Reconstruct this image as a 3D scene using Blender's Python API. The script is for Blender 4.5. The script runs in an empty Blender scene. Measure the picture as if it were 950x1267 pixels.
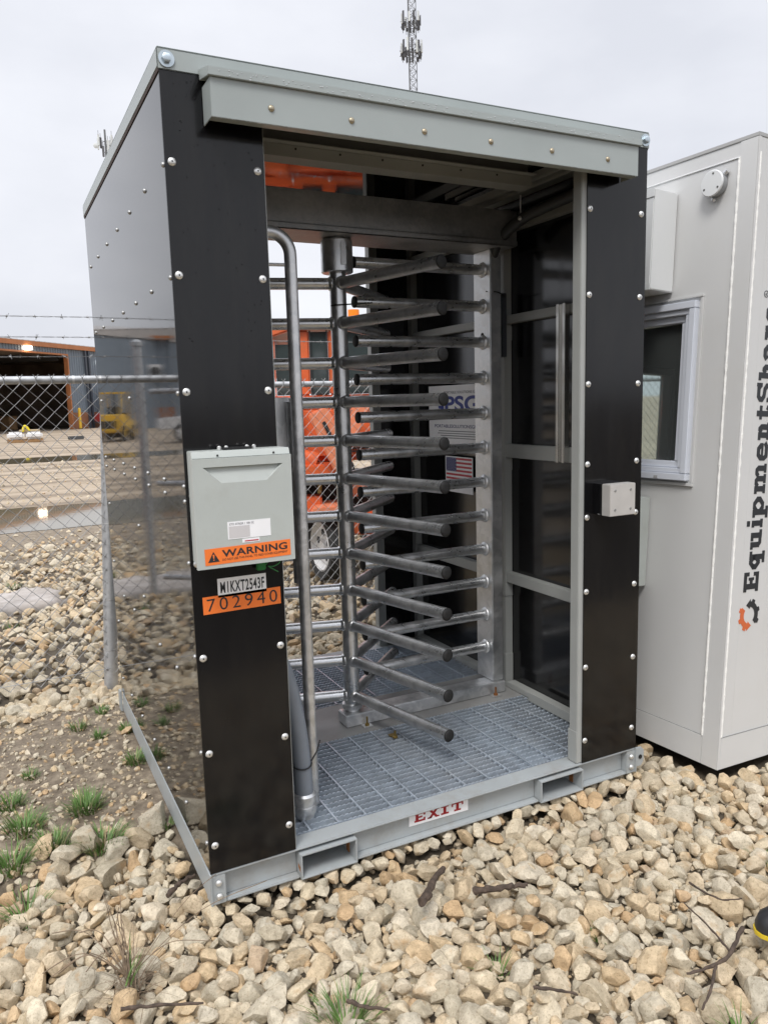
import bpy, bmesh, math, random
import numpy as np
from mathutils import Vector, Matrix, noise as mnoise
rnd = random.Random(7)
R = math.radians
S = bpy.context.scene
COL = S.collection
# ------------------------------------------------------------------ camera (fitted to the photograph)
CAMP = Vector((-0.47582, -2.17983, 1.51330))
YAW, PITCH, ROLL, F = 0.4666, 0.1428, -0.0276, 955.05
def cam_axes():
    cy, sy, cp, sp = math.cos(YAW), math.sin(YAW), math.cos(PITCH), math.sin(PITCH)
    f = Vector((sy*cp, cy*cp, -sp)); r = Vector((cy, -sy, 0)); u = r.cross(f)
    c, s = math.cos(ROLL), math.sin(ROLL)
    return c*r+s*u, -s*r+c*u, f
CR, CU, CF = cam_axes()
def project(p):
    d = Vector(p)-CAMP; z = d.dot(CF)
    return 475+F*d.dot(CR)/z, 633.5-F*d.dot(CU)/z, z
cam = bpy.data.cameras.new('camera'); co = bpy.data.objects.new('camera', cam); COL.objects.link(co)
M = Matrix.Identity(4)
for i in range(3):
    M[i][0], M[i][1], M[i][2], M[i][3] = CR[i], CU[i], -CF[i], CAMP[i]
co.matrix_world = M
cam.sensor_fit = 'HORIZONTAL'; cam.sensor_width = 36; cam.lens = F/950*36
cam.clip_start = .05; cam.clip_end = 2000
S.camera = co
S.view_settings.view_transform = 'Standard'; S.view_settings.look = 'None'
S.view_settings.gamma = 1; S.view_settings.use_curve_mapping = False
S.view_settings.exposure = 0.46
S.cycles.max_bounces = 8; S.cycles.glossy_bounces = 5; S.cycles.diffuse_bounces = 3
S.cycles.transmission_bounces = 5; S.cycles.transparent_max_bounces = 8
S.cycles.caustics_reflective = False; S.cycles.caustics_refractive = False
S.cycles.sample_clamp_indirect = 4.0
# ------------------------------------------------------------------ materials
def nodes(name):
    m = bpy.data.materials.new(name); m.use_nodes = True
    return m, m.node_tree, m.node_tree.nodes['Principled BSDF']
def setin(b, **k):
    for n, v in k.items():
        b.inputs[n.replace('_', ' ')].default_value = v
def rgb(c): return (c[0], c[1], c[2], 1)
MATS = {}
def mat(name, base, rough=.5, metal=0., var=0., scale=20., bump=0., bscale=None, rvar=0., spec=.5, detail=4., dirt=None, dirtscale=3., dirtamt=.5, stretch=None):
    """plain painted / metal surface with noise in colour, gloss and relief"""
    if name in MATS: return MATS[name]
    m, nt, b = nodes(name); L = nt.links
    setin(b, Base_Color=rgb(base), Roughness=rough, Metallic=metal, Specular_IOR_Level=spec)
    if var or bump or rvar or dirt:
        tc = nt.nodes.new('ShaderNodeTexCoord'); src = tc.outputs['Object']
        if stretch:
            mp = nt.nodes.new('ShaderNodeMapping'); mp.inputs['Scale'].default_value = stretch
            L.new(src, mp.inputs[0]); src = mp.outputs[0]
        n = nt.nodes.new('ShaderNodeTexNoise'); n.inputs['Scale'].default_value = scale; n.inputs['Detail'].default_value = detail
        L.new(src, n.inputs['Vector'])
        col = None
        if var:
            r = nt.nodes.new('ShaderNodeValToRGB')
            r.color_ramp.elements[0].position = .3; r.color_ramp.elements[1].position = .7
            r.color_ramp.elements[0].color = rgb([max(0, c*(1-var)) for c in base])
            r.color_ramp.elements[1].color = rgb([min(1, c*(1+var)) for c in base])
            L.new(n.outputs['Fac'], r.inputs[0]); col = r.outputs[0]
        if dirt:
            n2 = nt.nodes.new('ShaderNodeTexNoise'); n2.inputs['Scale'].default_value = dirtscale; n2.inputs['Detail'].default_value = 6
            n2.inputs['Roughness'].default_value = .7
            L.new(src, n2.inputs['Vector'])
            r2 = nt.nodes.new('ShaderNodeValToRGB'); r2.color_ramp.elements[0].position = .5; r2.color_ramp.elements[1].position = .75
            r2.color_ramp.elements[0].color = (0, 0, 0, 1); r2.color_ramp.elements[1].color = (dirtamt,)*3+(1,)
            L.new(n2.outputs['Fac'], r2.inputs[0])
            mx = nt.nodes.new('ShaderNodeMix'); mx.data_type = 'RGBA'
            L.new(r2.outputs[0], mx.inputs[0])
            if col: L.new(col, mx.inputs[6])
            else: mx.inputs[6].default_value = rgb(base)
            mx.inputs[7].default_value = rgb(dirt); col = mx.outputs[2]
        if col: L.new(col, b.inputs['Base Color'])
        if rvar:
            mr = nt.nodes.new('ShaderNodeMapRange'); mr.inputs[3].default_value = max(.01, rough-rvar); mr.inputs[4].default_value = rough+rvar
            L.new(n.outputs['Fac'], mr.inputs[0]); L.new(mr.outputs[0], b.inputs['Roughness'])
        if bump:
            n3 = nt.nodes.new('ShaderNodeTexNoise'); n3.inputs['Scale'].default_value = bscale or scale; n3.inputs['Detail'].default_value = 4
            L.new(src, n3.inputs['Vector'])
            bp = nt.nodes.new('ShaderNodeBump'); bp.inputs['Strength'].default_value = bump; bp.inputs['Distance'].default_value = .01
            L.new(n3.outputs['Fac'], bp.inputs['Height']); L.new(bp.outputs[0], b.inputs['Normal'])
    MATS[name] = m
    return m
def galv_mat(name, base=.5, rough=.38, spangle=60.):
    """hot dip galvanised steel: voronoi spangle, patchy gloss"""
    m, nt, b = nodes(name); L = nt.links
    tc = nt.nodes.new('ShaderNodeTexCoord')
    v = nt.nodes.new('ShaderNodeTexVoronoi'); v.inputs['Scale'].default_value = spangle
    n = nt.nodes.new('ShaderNodeTexNoise'); n.inputs['Scale'].default_value = 9; n.inputs['Detail'].default_value = 5
    L.new(tc.outputs['Object'], v.inputs['Vector']); L.new(tc.outputs['Object'], n.inputs['Vector'])
    sep = nt.nodes.new('ShaderNodeSeparateColor'); L.new(v.outputs['Color'], sep.inputs[0])
    ad = nt.nodes.new('ShaderNodeMath'); ad.operation = 'MULTIPLY_ADD'; ad.inputs[1].default_value = .22
    L.new(sep.outputs[0], ad.inputs[0]); L.new(n.outputs['Fac'], ad.inputs[2])
    r = nt.nodes.new('ShaderNodeValToRGB'); r.color_ramp.elements[0].position = .35; r.color_ramp.elements[1].position = .85
    r.color_ramp.elements[0].color = (base*.78, base*.8, base*.81, 1); r.color_ramp.elements[1].color = (base*1.2, base*1.2, base*1.2, 1)
    L.new(ad.outputs[0], r.inputs[0]); L.new(r.outputs[0], b.inputs['Base Color'])
    mr = nt.nodes.new('ShaderNodeMapRange'); mr.inputs[1].default_value = .3; mr.inputs[2].default_value = .9
    mr.inputs[3].default_value = rough-.08; mr.inputs[4].default_value = rough+.16
    L.new(ad.outputs[0], mr.inputs[0]); L.new(mr.outputs[0], b.inputs['Roughness'])
    setin(b, Metallic=.9)
    bp = nt.nodes.new('ShaderNodeBump'); bp.inputs['Strength'].default_value = .05; bp.inputs['Distance'].default_value = .004
    L.new(n.outputs['Fac'], bp.inputs['Height']); L.new(bp.outputs[0], b.inputs['Normal'])
    return m
GALV = galv_mat('galvanised_steel', .70, .40)
GALVB = galv_mat('galvanised_arm_steel', .68, .28, 45)
GRATE = mat('galvanised_grating', (.47,.53,.60), .36, .45, .16, 26, detail=5, rvar=.12, dirt=(.66,.69,.72), dirtscale=4, dirtamt=.6)
FENCEM = mat('fence_zinc', (.50, .51, .52), .5, .6, .15, 30)
WIRE = mat('fence_wire', (.30, .30, .30), .5, .5)
GREY = mat('grey_enamel', (.37, .395, .40), .42, 0, .06, 6, .03, 60, .08, dirt=(.23, .18, .13), dirtscale=8, dirtamt=.4)
GREYD = mat('grey_frame_paint', (.37, .38, .365), .4, 0, .06, 6, .02, 60)
FLASH = mat('flashing_paint', (.36, .395, .385), .33, 0, .05, 5, .03, 8, .06)
PLATE = mat('floor_plate_paint', (.30, .30, .295), .5, 0, .12, 7, .04, 40, .1, dirt=(.2, .18, .15), dirtscale=6, dirtamt=.5)
BOXG = mat('enclosure_paint', (.46, .49, .465), .38, 0, .03, 8, .02, 150, dirt=(.36, .36, .32), dirtscale=9, dirtamt=.3)
SCREW = mat('screw_zinc', (.75, .75, .73), .32, .7)
DARK = mat('dark_recess', (.01, .01, .01), .7)
RUBBER = mat('black_rubber', (.022, .022, .022), .55, 0, .2, 40)
CAPM = mat('black_plastic_cap', (.010, .010, .010), .75, 0, .3, 60, .2, 90)
WHITEP = mat('white_wall_paint', (.62, .62, .61), .45, 0, .02, 3, .015, 30, .05, dirt=(.56, .54, .49), dirtscale=2.2, dirtamt=.3)
WHITES = mat('white_sheet', (.70, .71, .705), .4, 0, .015, 3)
WELD = mat('seam_sealant', (.86, .855, .82), .5, 0, .05, 60, .35, 90)
VINYL = mat('white_vinyl', (.68, .71, .77), .3, 0, .02, 4)
BLACKINK = mat('black_vinyl', (.02, .023, .027), .45)
PAPER = mat('white_sticker', (.88, .88, .89), .4, 0, .02, 30)
ORANGES = mat('orange_sticker', (.88, .20, .035), .42, 0, .05, 20)
REDINK = mat('dark_red_ink', (.33, .008, .014), .5)
BLUEINK = mat('blue_ink', (.025, .045, .27), .5)
NAVY = mat('navy_ink', (.03, .035, .15), .5)
FLAGRED = mat('flag_red', (.50, .025, .045), .5)
GREYINK = mat('grey_ink', (.12, .12, .14), .5)
ORLOGO = mat('orange_vinyl', (.62, .14, .045), .45)
CONDUIT = mat('grey_conduit', (.21, .235, .27), .42, 0, .06, 14)
SILVER = mat('brushed_box', (.62, .60, .57), .38, .35, .05, 20)
BRASS = mat('yellow_zinc', (.33, .24, .08), .4, .8)
RUST = mat('rust', (.25, .10, .03), .8, 0, .4, 60)
ORANGE = mat('orange_machine_paint', (.70, .135, .04), .42, 0, .14, 4, .01, 20, .08, dirt=(.38, .16, .08), dirtscale=5, dirtamt=.6)
ORANGEF = mat('faded_orange_paint', (.82, .27, .14), .5, 0, .08, 6)
WHITERIM = mat('white_rim', (.75, .75, .74), .4)
YELLOW = mat('yellow_machine_paint', (.62, .38, .03), .45, 0, .1, 5)
TYRE = mat('tyre_rubber', (.03, .03, .03), .75, 0, .3, 30, .3, 80)
WRAP = mat('white_wrap', (.72, .72, .72), .4, 0, .05, 10)
WOOD = mat('pallet_wood', (.28, .16, .07), .7, 0, .2, 10)
TWIG = mat('twig_bark', (.075, .052, .038), .85, 0, .4, 60, .5, 100)
STRAW = mat('dry_stem', (.20, .145, .095), .8, 0, .35, 30)
GREEN = mat('grass_blade', (.10, .19, .04), .55, 0, .35, 14)
GREENTAG = mat('green_plastic', (.012, .17, .03), .4)
def panel_mat(nm, ra, rb, sp=.6):
    m, nt, b = nodes(nm); L = nt.links
    setin(b, Base_Color=(.007, .007, .008, 1), Roughness=.06, Specular_IOR_Level=sp)
    tc = nt.nodes.new('ShaderNodeTexCoord')
    n = nt.nodes.new('ShaderNodeTexNoise'); n.inputs['Scale'].default_value = 1.6; n.inputs['Detail'].default_value = 1
    L.new(tc.outputs['Object'], n.inputs['Vector'])
    bp = nt.nodes.new('ShaderNodeBump'); bp.inputs['Strength'].default_value = .05; bp.inputs['Distance'].default_value = .012
    L.new(n.outputs['Fac'], bp.inputs['Height']); L.new(bp.outputs[0], b.inputs['Normal'])
    n2 = nt.nodes.new('ShaderNodeTexNoise'); n2.inputs['Scale'].default_value = 14; n2.inputs['Detail'].default_value = 6
    mp = nt.nodes.new('ShaderNodeMapping'); mp.inputs['Scale'].default_value = (1, 1, .25)
    L.new(tc.outputs['Object'], mp.inputs[0]); L.new(mp.outputs[0], n2.inputs['Vector'])
    mr = nt.nodes.new('ShaderNodeMapRange'); mr.inputs[1].default_value = .35; mr.inputs[2].default_value = .75; mr.inputs[3].default_value = ra; mr.inputs[4].default_value = rb
    L.new(n2.outputs['Fac'], mr.inputs[0]); L.new(mr.outputs[0], b.inputs['Roughness'])
    n3 = nt.nodes.new('ShaderNodeTexNoise'); n3.inputs['Scale'].default_value = 5; n3.inputs['Detail'].default_value = 8; n3.inputs['Roughness'].default_value = .7
    mp3 = nt.nodes.new('ShaderNodeMapping'); mp3.inputs['Scale'].default_value = (3, 3, .5)      # faint dried run marks and dust
    L.new(tc.outputs['Object'], mp3.inputs[0]); L.new(mp3.outputs[0], n3.inputs['Vector'])
    r3 = nt.nodes.new('ShaderNodeValToRGB'); r3.color_ramp.elements[0].position = .45; r3.color_ramp.elements[1].position = .78
    r3.color_ramp.elements[0].color = (.006,.006,.007,1); r3.color_ramp.elements[1].color = (.012,.0115,.011,1)
    L.new(n3.outputs['Fac'], r3.inputs[0]); L.new(r3.outputs[0], b.inputs['Base Color'])
    return m
PANEL = panel_mat('black_gloss_sheet', .025, .075, .5); SATIN = panel_mat('black_satin_sheet', .12, .18, .42); SEMI = panel_mat('black_semigloss_sheet', .12, .19)
def glass_mat(name, tint, rough=.03):
    m, nt, b = nodes(name)
    setin(b, Base_Color=rgb(tint), Roughness=rough, Specular_IOR_Level=.7, Transmission_Weight=.93, IOR=1.45)
    return m
GLASS = glass_mat('window_glass', (.80, .87, .85))
CABGLASS = mat('dark_cab_glass', (.05, .065, .065), .06, 0, spec=.6)
def emit(name, c, s):
    m, nt, b = nodes(name); setin(b, Base_Color=rgb(c), Emission_Color=rgb(c), Emission_Strength=s); return m
# ------------------------------------------------------------------ mesh builder
ORG = {}
class MB:
    def __init__(s): s.v = []; s.f = []; s.m = []; s.mi = 0
    def _add(s, vs, fs):
        o = len(s.v); s.v += [tuple(p) for p in vs]
        for f in fs: s.f.append([o+i for i in f]); s.m.append(s.mi)
    def box(s, x0, x1, y0, y1, z0, z1):
        s._add([(x0,y0,z0),(x1,y0,z0),(x1,y1,z0),(x0,y1,z0),(x0,y0,z1),(x1,y0,z1),(x1,y1,z1),(x0,y1,z1)],
               [(0,3,2,1),(4,5,6,7),(0,1,5,4),(1,2,6,5),(2,3,7,6),(3,0,4,7)]); return s
    def obox(s, c, ax, h):
        c = Vector(c); a = [Vector(q).normalized()*hh for q, hh in zip(ax, h)]
        s._add([c+sx*a[0]+sy*a[1]+sz*a[2] for sz in (-1,1) for sy, sx in ((-1,-1),(-1,1),(1,1),(1,-1))],
               [(0,3,2,1),(4,5,6,7),(0,1,5,4),(1,2,6,5),(2,3,7,6),(3,0,4,7)]); return s
    def bar(s, a, b, w, h, up=(0,0,1)):
        a, b = Vector(a), Vector(b); d = b-a; u = Vector(up); x = d.cross(u)
        if x.length < 1e-6: x = d.cross(Vector((1,0,0)))
        return s.obox((a+b)/2, (d, x, x.cross(d)), (d.length/2, w/2, h/2))
    def prism(s, poly, ext):
        n = len(poly); e = Vector(ext); p = [Vector(q) for q in poly]
        nrm = Vector((0,0,0))
        for i in range(n): nrm += p[i].cross(p[(i+1) % n])
        if nrm.dot(e) < 0: p = p[::-1]
        s._add(p+[q+e for q in p], [tuple(range(n))[::-1], tuple(range(n, 2*n))]+[(i, (i+1) % n, n+(i+1) % n, n+i) for i in range(n)]); return s
    def tube(s, pts, r, n=12, caps=True, r2=None):
        pts = [Vector(p) for p in pts]; N = len(pts); rs = r if isinstance(r, (list, tuple)) else [r]*N
        t0 = (pts[1]-pts[0]).normalized()
        x = t0.cross(Vector((0,0,1)))
        if x.length < 1e-4: x = t0.cross(Vector((1,0,0)))
        x.normalize(); vs = []
        for i, p in enumerate(pts):
            t = (pts[min(i+1,N-1)]-pts[max(i-1,0)]).normalized()
            x = (x-t*x.dot(t)).normalized(); y = t.cross(x)
            for k in range(n):
                a = 2*math.pi*k/n; vs.append(p+(x*math.cos(a)+y*math.sin(a))*rs[i])
        fs = [(i*n+k, i*n+(k+1) % n, (i+1)*n+(k+1) % n, (i+1)*n+k) for i in range(N-1) for k in range(n)]
        if caps: fs += [tuple(range(n))[::-1], tuple((N-1)*n+k for k in range(n))]
        s._add(vs, fs); return s
    def lathe(s, c, prof, n=20, axis=(0,0,1)):
        c = Vector(c); t = Vector(axis).normalized(); x = t.cross(Vector((0,0,1)))
        if x.length < 1e-4: x = Vector((1,0,0))
        x.normalize(); y = t.cross(x); vs = []
        for (r, h) in prof:
            for k in range(n):
                a = 2*math.pi*k/n; vs.append(c+t*h+(x*math.cos(a)+y*math.sin(a))*r)
        N = len(prof)
        fs = [(i*n+k, i*n+(k+1) % n, (i+1)*n+(k+1) % n, (i+1)*n+k) for i in range(N-1) for k in range(n)]
        fs += [tuple(range(n))[::-1], tuple((N-1)*n+k for k in range(n))]
        s._add(vs, fs); return s
    def quad(s, *p): s._add(p, [tuple(range(len(p)))]); return s
    def mesh(s, name, mats, org=(0,0,0), bevel=0, seg=2, angle=35):
        me = bpy.data.meshes.new(name)
        o = Vector(org)
        me.from_pydata([Vector(p)-o for p in s.v], [], s.f)
        ms = mats if isinstance(mats, (list, tuple)) else [mats]
        for m in ms: me.materials.append(m)
        me.polygons.foreach_set('material_index', s.m)
        if bevel:
            bm = bmesh.new(); bm.from_mesh(me)
            es = [e for e in bm.edges if len(e.link_faces) == 2 and e.calc_face_angle(0) > .6]
            bmesh.ops.bevel(bm, geom=es, offset=bevel, segments=seg, affect='EDGES', clamp_overlap=True)
            bm.to_mesh(me); bm.free()
        me.polygons.foreach_set('use_smooth', [True]*len(me.polygons))
        me.set_sharp_from_angle(angle=R(angle)); me.update()
        return me
    def build(s, name, mats, parent=None, bevel=0, seg=2, angle=35, label=None):
        org = ORG.get(parent.name, Vector()) if parent else Vector()
        return put(name, s.mesh(name, mats, org, bevel, seg, angle), parent, label=label)
def put(name, me, parent=None, loc=None, rz=0, label=None):
    o = bpy.data.objects.new(name, me); COL.objects.link(o)
    if parent: o.parent = parent; ORG[o.name] = ORG.get(parent.name, Vector()).copy()
    if loc is not None: o.location = Vector(loc)-(ORG.get(parent.name, Vector()) if parent else Vector())
    o.rotation_euler[2] = rz
    if label: o['label'] = label
    return o
def thing(name, label, cat, loc=(0,0,0), group=None, rz=0, matrix=None, local=False):
    o = bpy.data.objects.new(name, None); COL.objects.link(o); o.empty_display_size = .1
    o.location = loc; o.rotation_euler[2] = rz
    if matrix is not None: o.matrix_world = matrix
    ORG[o.name] = Vector() if (local or matrix is not None) else Vector(loc)
    return tag(o, label, cat, group)
def tag(o, label, cat, group=None):
    o['label'] = label; o['category'] = cat
    if group: o['group'] = group
    return o
def structure(o): o['kind'] = 'structure'; return o
def stuff(o, label=None, cat=None):
    o['kind'] = 'stuff'
    if label: o['label'] = label; o['category'] = cat
    return o
# ------------------------------------------------------------------ lettering
def glyphs(body, w, h, offset=0., track=1.):
    """text as verts/faces fitted into a w x h box, lower left at 0,0"""
    cu = bpy.data.curves.new('txt', 'FONT'); cu.body = body; cu.size = 1; cu.offset = offset; cu.fill_mode = 'FRONT'
    cu.space_character = track; cu.resolution_u = 5
    ob = bpy.data.objects.new('txt', cu); COL.objects.link(ob)
    dg = bpy.context.evaluated_depsgraph_get(); dg.update()
    me = bpy.data.meshes.new_from_object(ob.evaluated_get(dg))
    vs = np.array([v.co[:] for v in me.vertices]); fs = [list(p.vertices) for p in me.polygons]
    bpy.data.objects.remove(ob); bpy.data.curves.remove(cu); bpy.data.meshes.remove(me)
    lo, hi = vs.min(0), vs.max(0)
    return [((p[0]-lo[0])/(hi[0]-lo[0])*w, (p[1]-lo[1])/(hi[1]-lo[1])*h) for p in vs], fs
def text(name, body, fmap, u, v, w, h, m, parent, d=.0012, offset=0., track=1.):
    """fmap(u,v,d)->point; flat printed lettering"""
    vs, fs = glyphs(body, w, h, offset, track)
    mb = MB(); pts = [Vector(fmap(u+a, v+b, d)) for a, b in vs]
    n = (Vector(fmap(1,0,0))-Vector(fmap(0,0,0))).cross(Vector(fmap(0,1,0))-Vector(fmap(0,0,0)))
    mb._add(pts, fs)
    return mb.build(name, m, parent)
def flat(fmap, poly, d0, d1, mb=None):
    mb = mb or MB()
    mb.prism([fmap(a, b, d0) for a, b in poly], Vector(fmap(0,0,d1))-Vector(fmap(0,0,d0)))
    return mb
def rect(a0, b0, a1, b1): return [(a0,b0),(a1,b0),(a1,b1),(a0,b1)]
# ------------------------------------------------------------------ world and sun
w = bpy.data.worlds.new('World'); S.world = w; w.use_nodes = True
nt = w.node_tree; L = nt.links; bg = nt.nodes['Background']
SUN_EL, SUN_AZ = R(55), R(222)     # azimuth clockwise from +y: behind the camera, a little left
sky = nt.nodes.new('ShaderNodeTexSky'); sky.sky_type = 'NISHITA'; sky.sun_disc = False
sky.sun_elevation = SUN_EL; sky.sun_rotation = SUN_AZ; sky.air_density = 1.5; sky.dust_density = 4
tc = nt.nodes.new('ShaderNodeTexCoord'); mp = nt.nodes.new('ShaderNodeMapping'); mp.inputs['Scale'].default_value = (1, 1, 2.2)
n1 = nt.nodes.new('ShaderNodeTexNoise'); n1.inputs['Scale'].default_value = 2.1; n1.inputs['Detail'].default_value = 6; n1.inputs['Roughness'].default_value = .5
L.new(tc.outputs['Generated'], mp.inputs[0]); L.new(mp.outputs[0], n1.inputs['Vector'])
cr = nt.nodes.new('ShaderNodeValToRGB'); cr.color_ramp.elements[0].position = .34; cr.color_ramp.elements[1].position = .64
cr.color_ramp.elements[0].color = (.70, .72, .785, 1); cr.color_ramp.elements[1].color = (.885, .90, .955, 1)
L.new(n1.outputs['Fac'], cr.inputs[0])
sc = nt.nodes.new('ShaderNodeVectorMath'); sc.operation = 'SCALE'; sc.inputs[3].default_value = 8.4
sx_ = nt.nodes.new('ShaderNodeSeparateXYZ'); L.new(tc.outputs['Generated'], sx_.inputs[0])
mz = nt.nodes.new('ShaderNodeMapRange'); mz.interpolation_type = 'SMOOTHSTEP'; mz.inputs[1].default_value = .42; mz.inputs[2].default_value = 1.; mz.inputs[3].default_value = 8.1; mz.inputs[4].default_value = 18.5
L.new(sx_.outputs[2], mz.inputs[0]); L.new(mz.outputs[0], sc.inputs[3])     # an overcast sky is brightest overhead
L.new(cr.outputs[0], sc.inputs[0])
mx = nt.nodes.new('ShaderNodeMix'); mx.data_type = 'RGBA'; mx.inputs[0].default_value = .96
L.new(sky.outputs[0], mx.inputs[6]); L.new(sc.outputs[0], mx.inputs[7]); L.new(mx.outputs[2], bg.inputs[0])
bg.inputs[1].default_value = .10
sl = bpy.data.lights.new('sun', 'SUN'); sl.energy = 1.5; sl.angle = R(18); sl.color = (1, .975, .94)
so = bpy.data.objects.new('sun', sl); COL.objects.link(so)
sd = Vector((math.sin(SUN_AZ)*math.cos(SUN_EL), math.cos(SUN_AZ)*math.cos(SUN_EL), math.sin(SUN_EL)))
so.rotation_euler = sd.to_track_quat('Z', 'Y').to_euler()

exec_parts = []
# ================================================================== BOOTH
W, D, ZT, H = 1.727, 1.745, 2.388, 2.44
booth = thing('turnstile_booth', 'tall black panelled walk-through booth with grey steel frame, skid base and flat roof', 'security booth', (W/2, D/2, 0))
def screw_mesh(r=.0115, m=None):
    mb = MB(); mb.lathe((0,0,0), [(r,-.002),(r,.001),(r*.86,.0035),(r*.55,.0055),(r*.24,.0062)], 14, (0,-1,0)); mb.mi = 1
    mb.lathe((0,0,0), [(r*.24,.0055),(r*.22,.0066)], 6, (0,-1,0))
    return mb.mesh('screw', [m or SCREW, DARK], angle=60)
SCR = screw_mesh(); SCRS = screw_mesh(.0072, mat('side_screw_metal', (.42,.42,.41), .4, .75))  # smaller screws in a darker metal for the side panel
def screw(parent, x, y, z, rz=0, name='screw', me=None):
    o = put(name, me or SCR, parent, (x, y, z), rz); return o
def channel_front(name, y0, out, parent, x0=.0, x1=W):
    # C channel: web set back, flanges reaching out; out = -1 (front) or +1 (rear)
    mb = MB(); yw = y0-out*.030
    ya, yb = sorted((yw, yw-out*.006))
    for xa, xb in ((x0+.046, .2855), (.4845, 1.2425), (1.4465, x1-.046)): mb.box(xa, xb, ya, yb, .009, .0965)
    ya, yb = sorted((y0, y0-out*.075)); mb.box(x0+.004, x1-.004, ya, yb, .097, .105)
    ya, yb = sorted((y0-out*.002, y0-out*.036)); 
    for xa, xb in ((x0+.046, .2855), (.4845, 1.2425), (1.4465, x1-.046)): mb.box(xa, xb, ya, yb, .0, .009)
    for xa in (x0, x1-.046):
        ya, yb = sorted((y0-out*.001, y0-out*.05)); mb.box(xa, xa+.046, ya, yb, .0, .0965)
    return mb.build(name, GREY, parent, .0025)
base = channel_front('skid_beam', 0.0, -1, booth)
channel_front('skid_beam', D, 1, booth)
for xa in (0.0, W-.006):
    mb = MB(); mb.box(xa, xa+.006, .052, D-.052, .0, .0965)
    inn = (xa+.0062, xa+.05) if xa < 1 else (xa-.05, xa-.0002)
    mb.box(*inn, .08, D-.08, .098, .1048); mb.build('side_skid', GREY, booth, .0015)
for xa in (-.003, W-.003): MB().box(xa, xa+.006, -.004, .05, .001, .104).build('corner_plate', GREY, booth, .001)
for x in (.023, W-.025):
    for z in (.028, .072):
        m2 = MB(); m2.lathe((x, -.001, z), [(.0105,0),(.0105,.003),(.008,.007),(.004,.009)], 12, (0,-1,0)); m2.build('corner_bolt', SCREW, booth)
# lifting lug sticking out on the right and at the rear left
mb = MB(); mb.prism([(W+.003,-.0,.02),(W+.03,.0,.02),(W+.045,.0,.04),(W+.045,.0,.085),(W+.03,0,.1),(W+.003,0,.1)], (0,.008,0)); mb.build('lug', GREY, booth, .001)
mb = MB(); mb.lathe((W+.024,-.001,.06), [(.009,0),(.009,.002)], 12, (0,-1,0)); mb.build('lug_hole', DARK, booth)
mb = MB(); mb.prism([(-.012,D+.0,.0),(-.012,D+.05,.0),(-.012,D+.06,.02),(-.012,D+.06,.09),(-.012,D+.04,.105),(-.012,D,.105)], (.01,0,0)); mb.build('lug', GREY, booth, .001)
for xa, xb in ((.286, .484), (1.243, 1.446)):
    mb = MB(); y0, y1, z0, z1, t = -.012, D+.012, .001, .0862, .0055
    mb.box(xa, xb, y0, y1, z0, z0+t); mb.box(xa, xb, y0, y1, z1-t, z1)
    mb.box(xa, xa+t, y0, y1, z0+t, z1-t); mb.box(xb-t, xb, y0, y1, z0+t, z1-t)
    pk = mb.build('fork_pocket', GREY, booth, .001)
    MB().box(xb-.0095, xb-.0058, .04, .06, .012, .078).build('rust_streak', RUST, pk); MB().box((xa+xb)/2-.002, (xa+xb)/2+.002, .12, .127, .007, .012).build('weld_seam', RUST, pk)
mb = MB(); mb.prism([(.2795,-.0016,.06),(.2795,-.0016,.045),(.2865,-.0016,.02),(.286,-.0016,.04)], (0,-.001,0)); mb.build('rust_run', RUST, booth)
# ---- grating floor
def grating(y0, y1):
    mb = MB(); x0, x1 = .03, 1.70; zt, zb = .1075, .083
    n = int((y1-y0)/.03); p = .0185
    for i in range(n+1):
        y = y0+i*(y1-y0)/n; top = []
        k = 0; x = x0
        while x < x1-p:
            top += [(x, zt-.004), (x+p*.28, zt), (x+p*.78, zt)]; x += p
        top.append((x1, zt-.004))
        vs = []; N = len(top)
        for (x, z) in top: vs += [(x, y-.0024, zb), (x, y-.0024, z), (x, y+.0024, z), (x, y+.0024, zb)]
        fs = []
        for a in range(N-1):
            o = a*4
            fs += [(o, o+4, o+5, o+1), (o+1, o+5, o+6, o+2), (o+2, o+6, o+7, o+3)]
        mb._add(vs, fs)
    m = int((x1-x0)/.1)
    for j in range(m+1):
        x = x0+.02+j*(x1-x0-.04)/m
        mb.box(x-.003, x+.003, y0-.002, y1+.002, zt-.006, zt+.0004)
    return mb.build('floor_grating', GRATE, booth, angle=25)
grating(.08, .672); grating(1.03, 1.665)
mb = MB(); mb.box(.05, 1.68, .672+.006, 1.02, .099, .1065); mb.build('floor_plate', PLATE, booth, .001)
# ---- panels and their screws
zrow = [.195, .489, .784, 1.066, 1.263, 1.553, 1.867, 2.16]
def panel(x0, x1, y0, y1, z0=.105, z1=2.389, m=None):
    return MB().box(x0, x1, y0, y1, z0, z1).build('panel', m or SATIN, booth, .0008, 1)
pl = panel(.0, .275, .0, .005)
for z in zrow:
    for x in (.019, .256): screw(pl, x, 0, z)
DROP = mat('rain_drop', (.004,.004,.005), .03, 0, spec=.4)
DROPL = mat('rain_bead', (.55,.57,.58), .06, 0, spec=.8)
def drops(pts, nrm, parent, m):
    mb = MB()
    for (p, r) in pts: mb.lathe(p, [(r,0),(r*.85,r*.3),(r*.45,r*.5)], 7, nrm)
    o = mb.build('water_drops', m, parent); o['kind'] = 'stuff'
rd = random.Random(21)
drops([((rd.uniform(.03,.25), -.0002, 2.37-1.0*rd.random()**1.9), rd.uniform(.0009,.0026)) for _ in range(110)], (0,-1,0), pl, DROP)
pr = panel(1.4495, W, .0, .005)
drops([((rd.uniform(1.48,1.70), -.0002, 2.2-1.2*rd.random()), rd.uniform(.0009,.002)) for _ in range(30)], (0,-1,0), pr, DROP)
for z in zrow:
    for x in (1.461, 1.701): screw(pr, x, 0, z)
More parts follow.
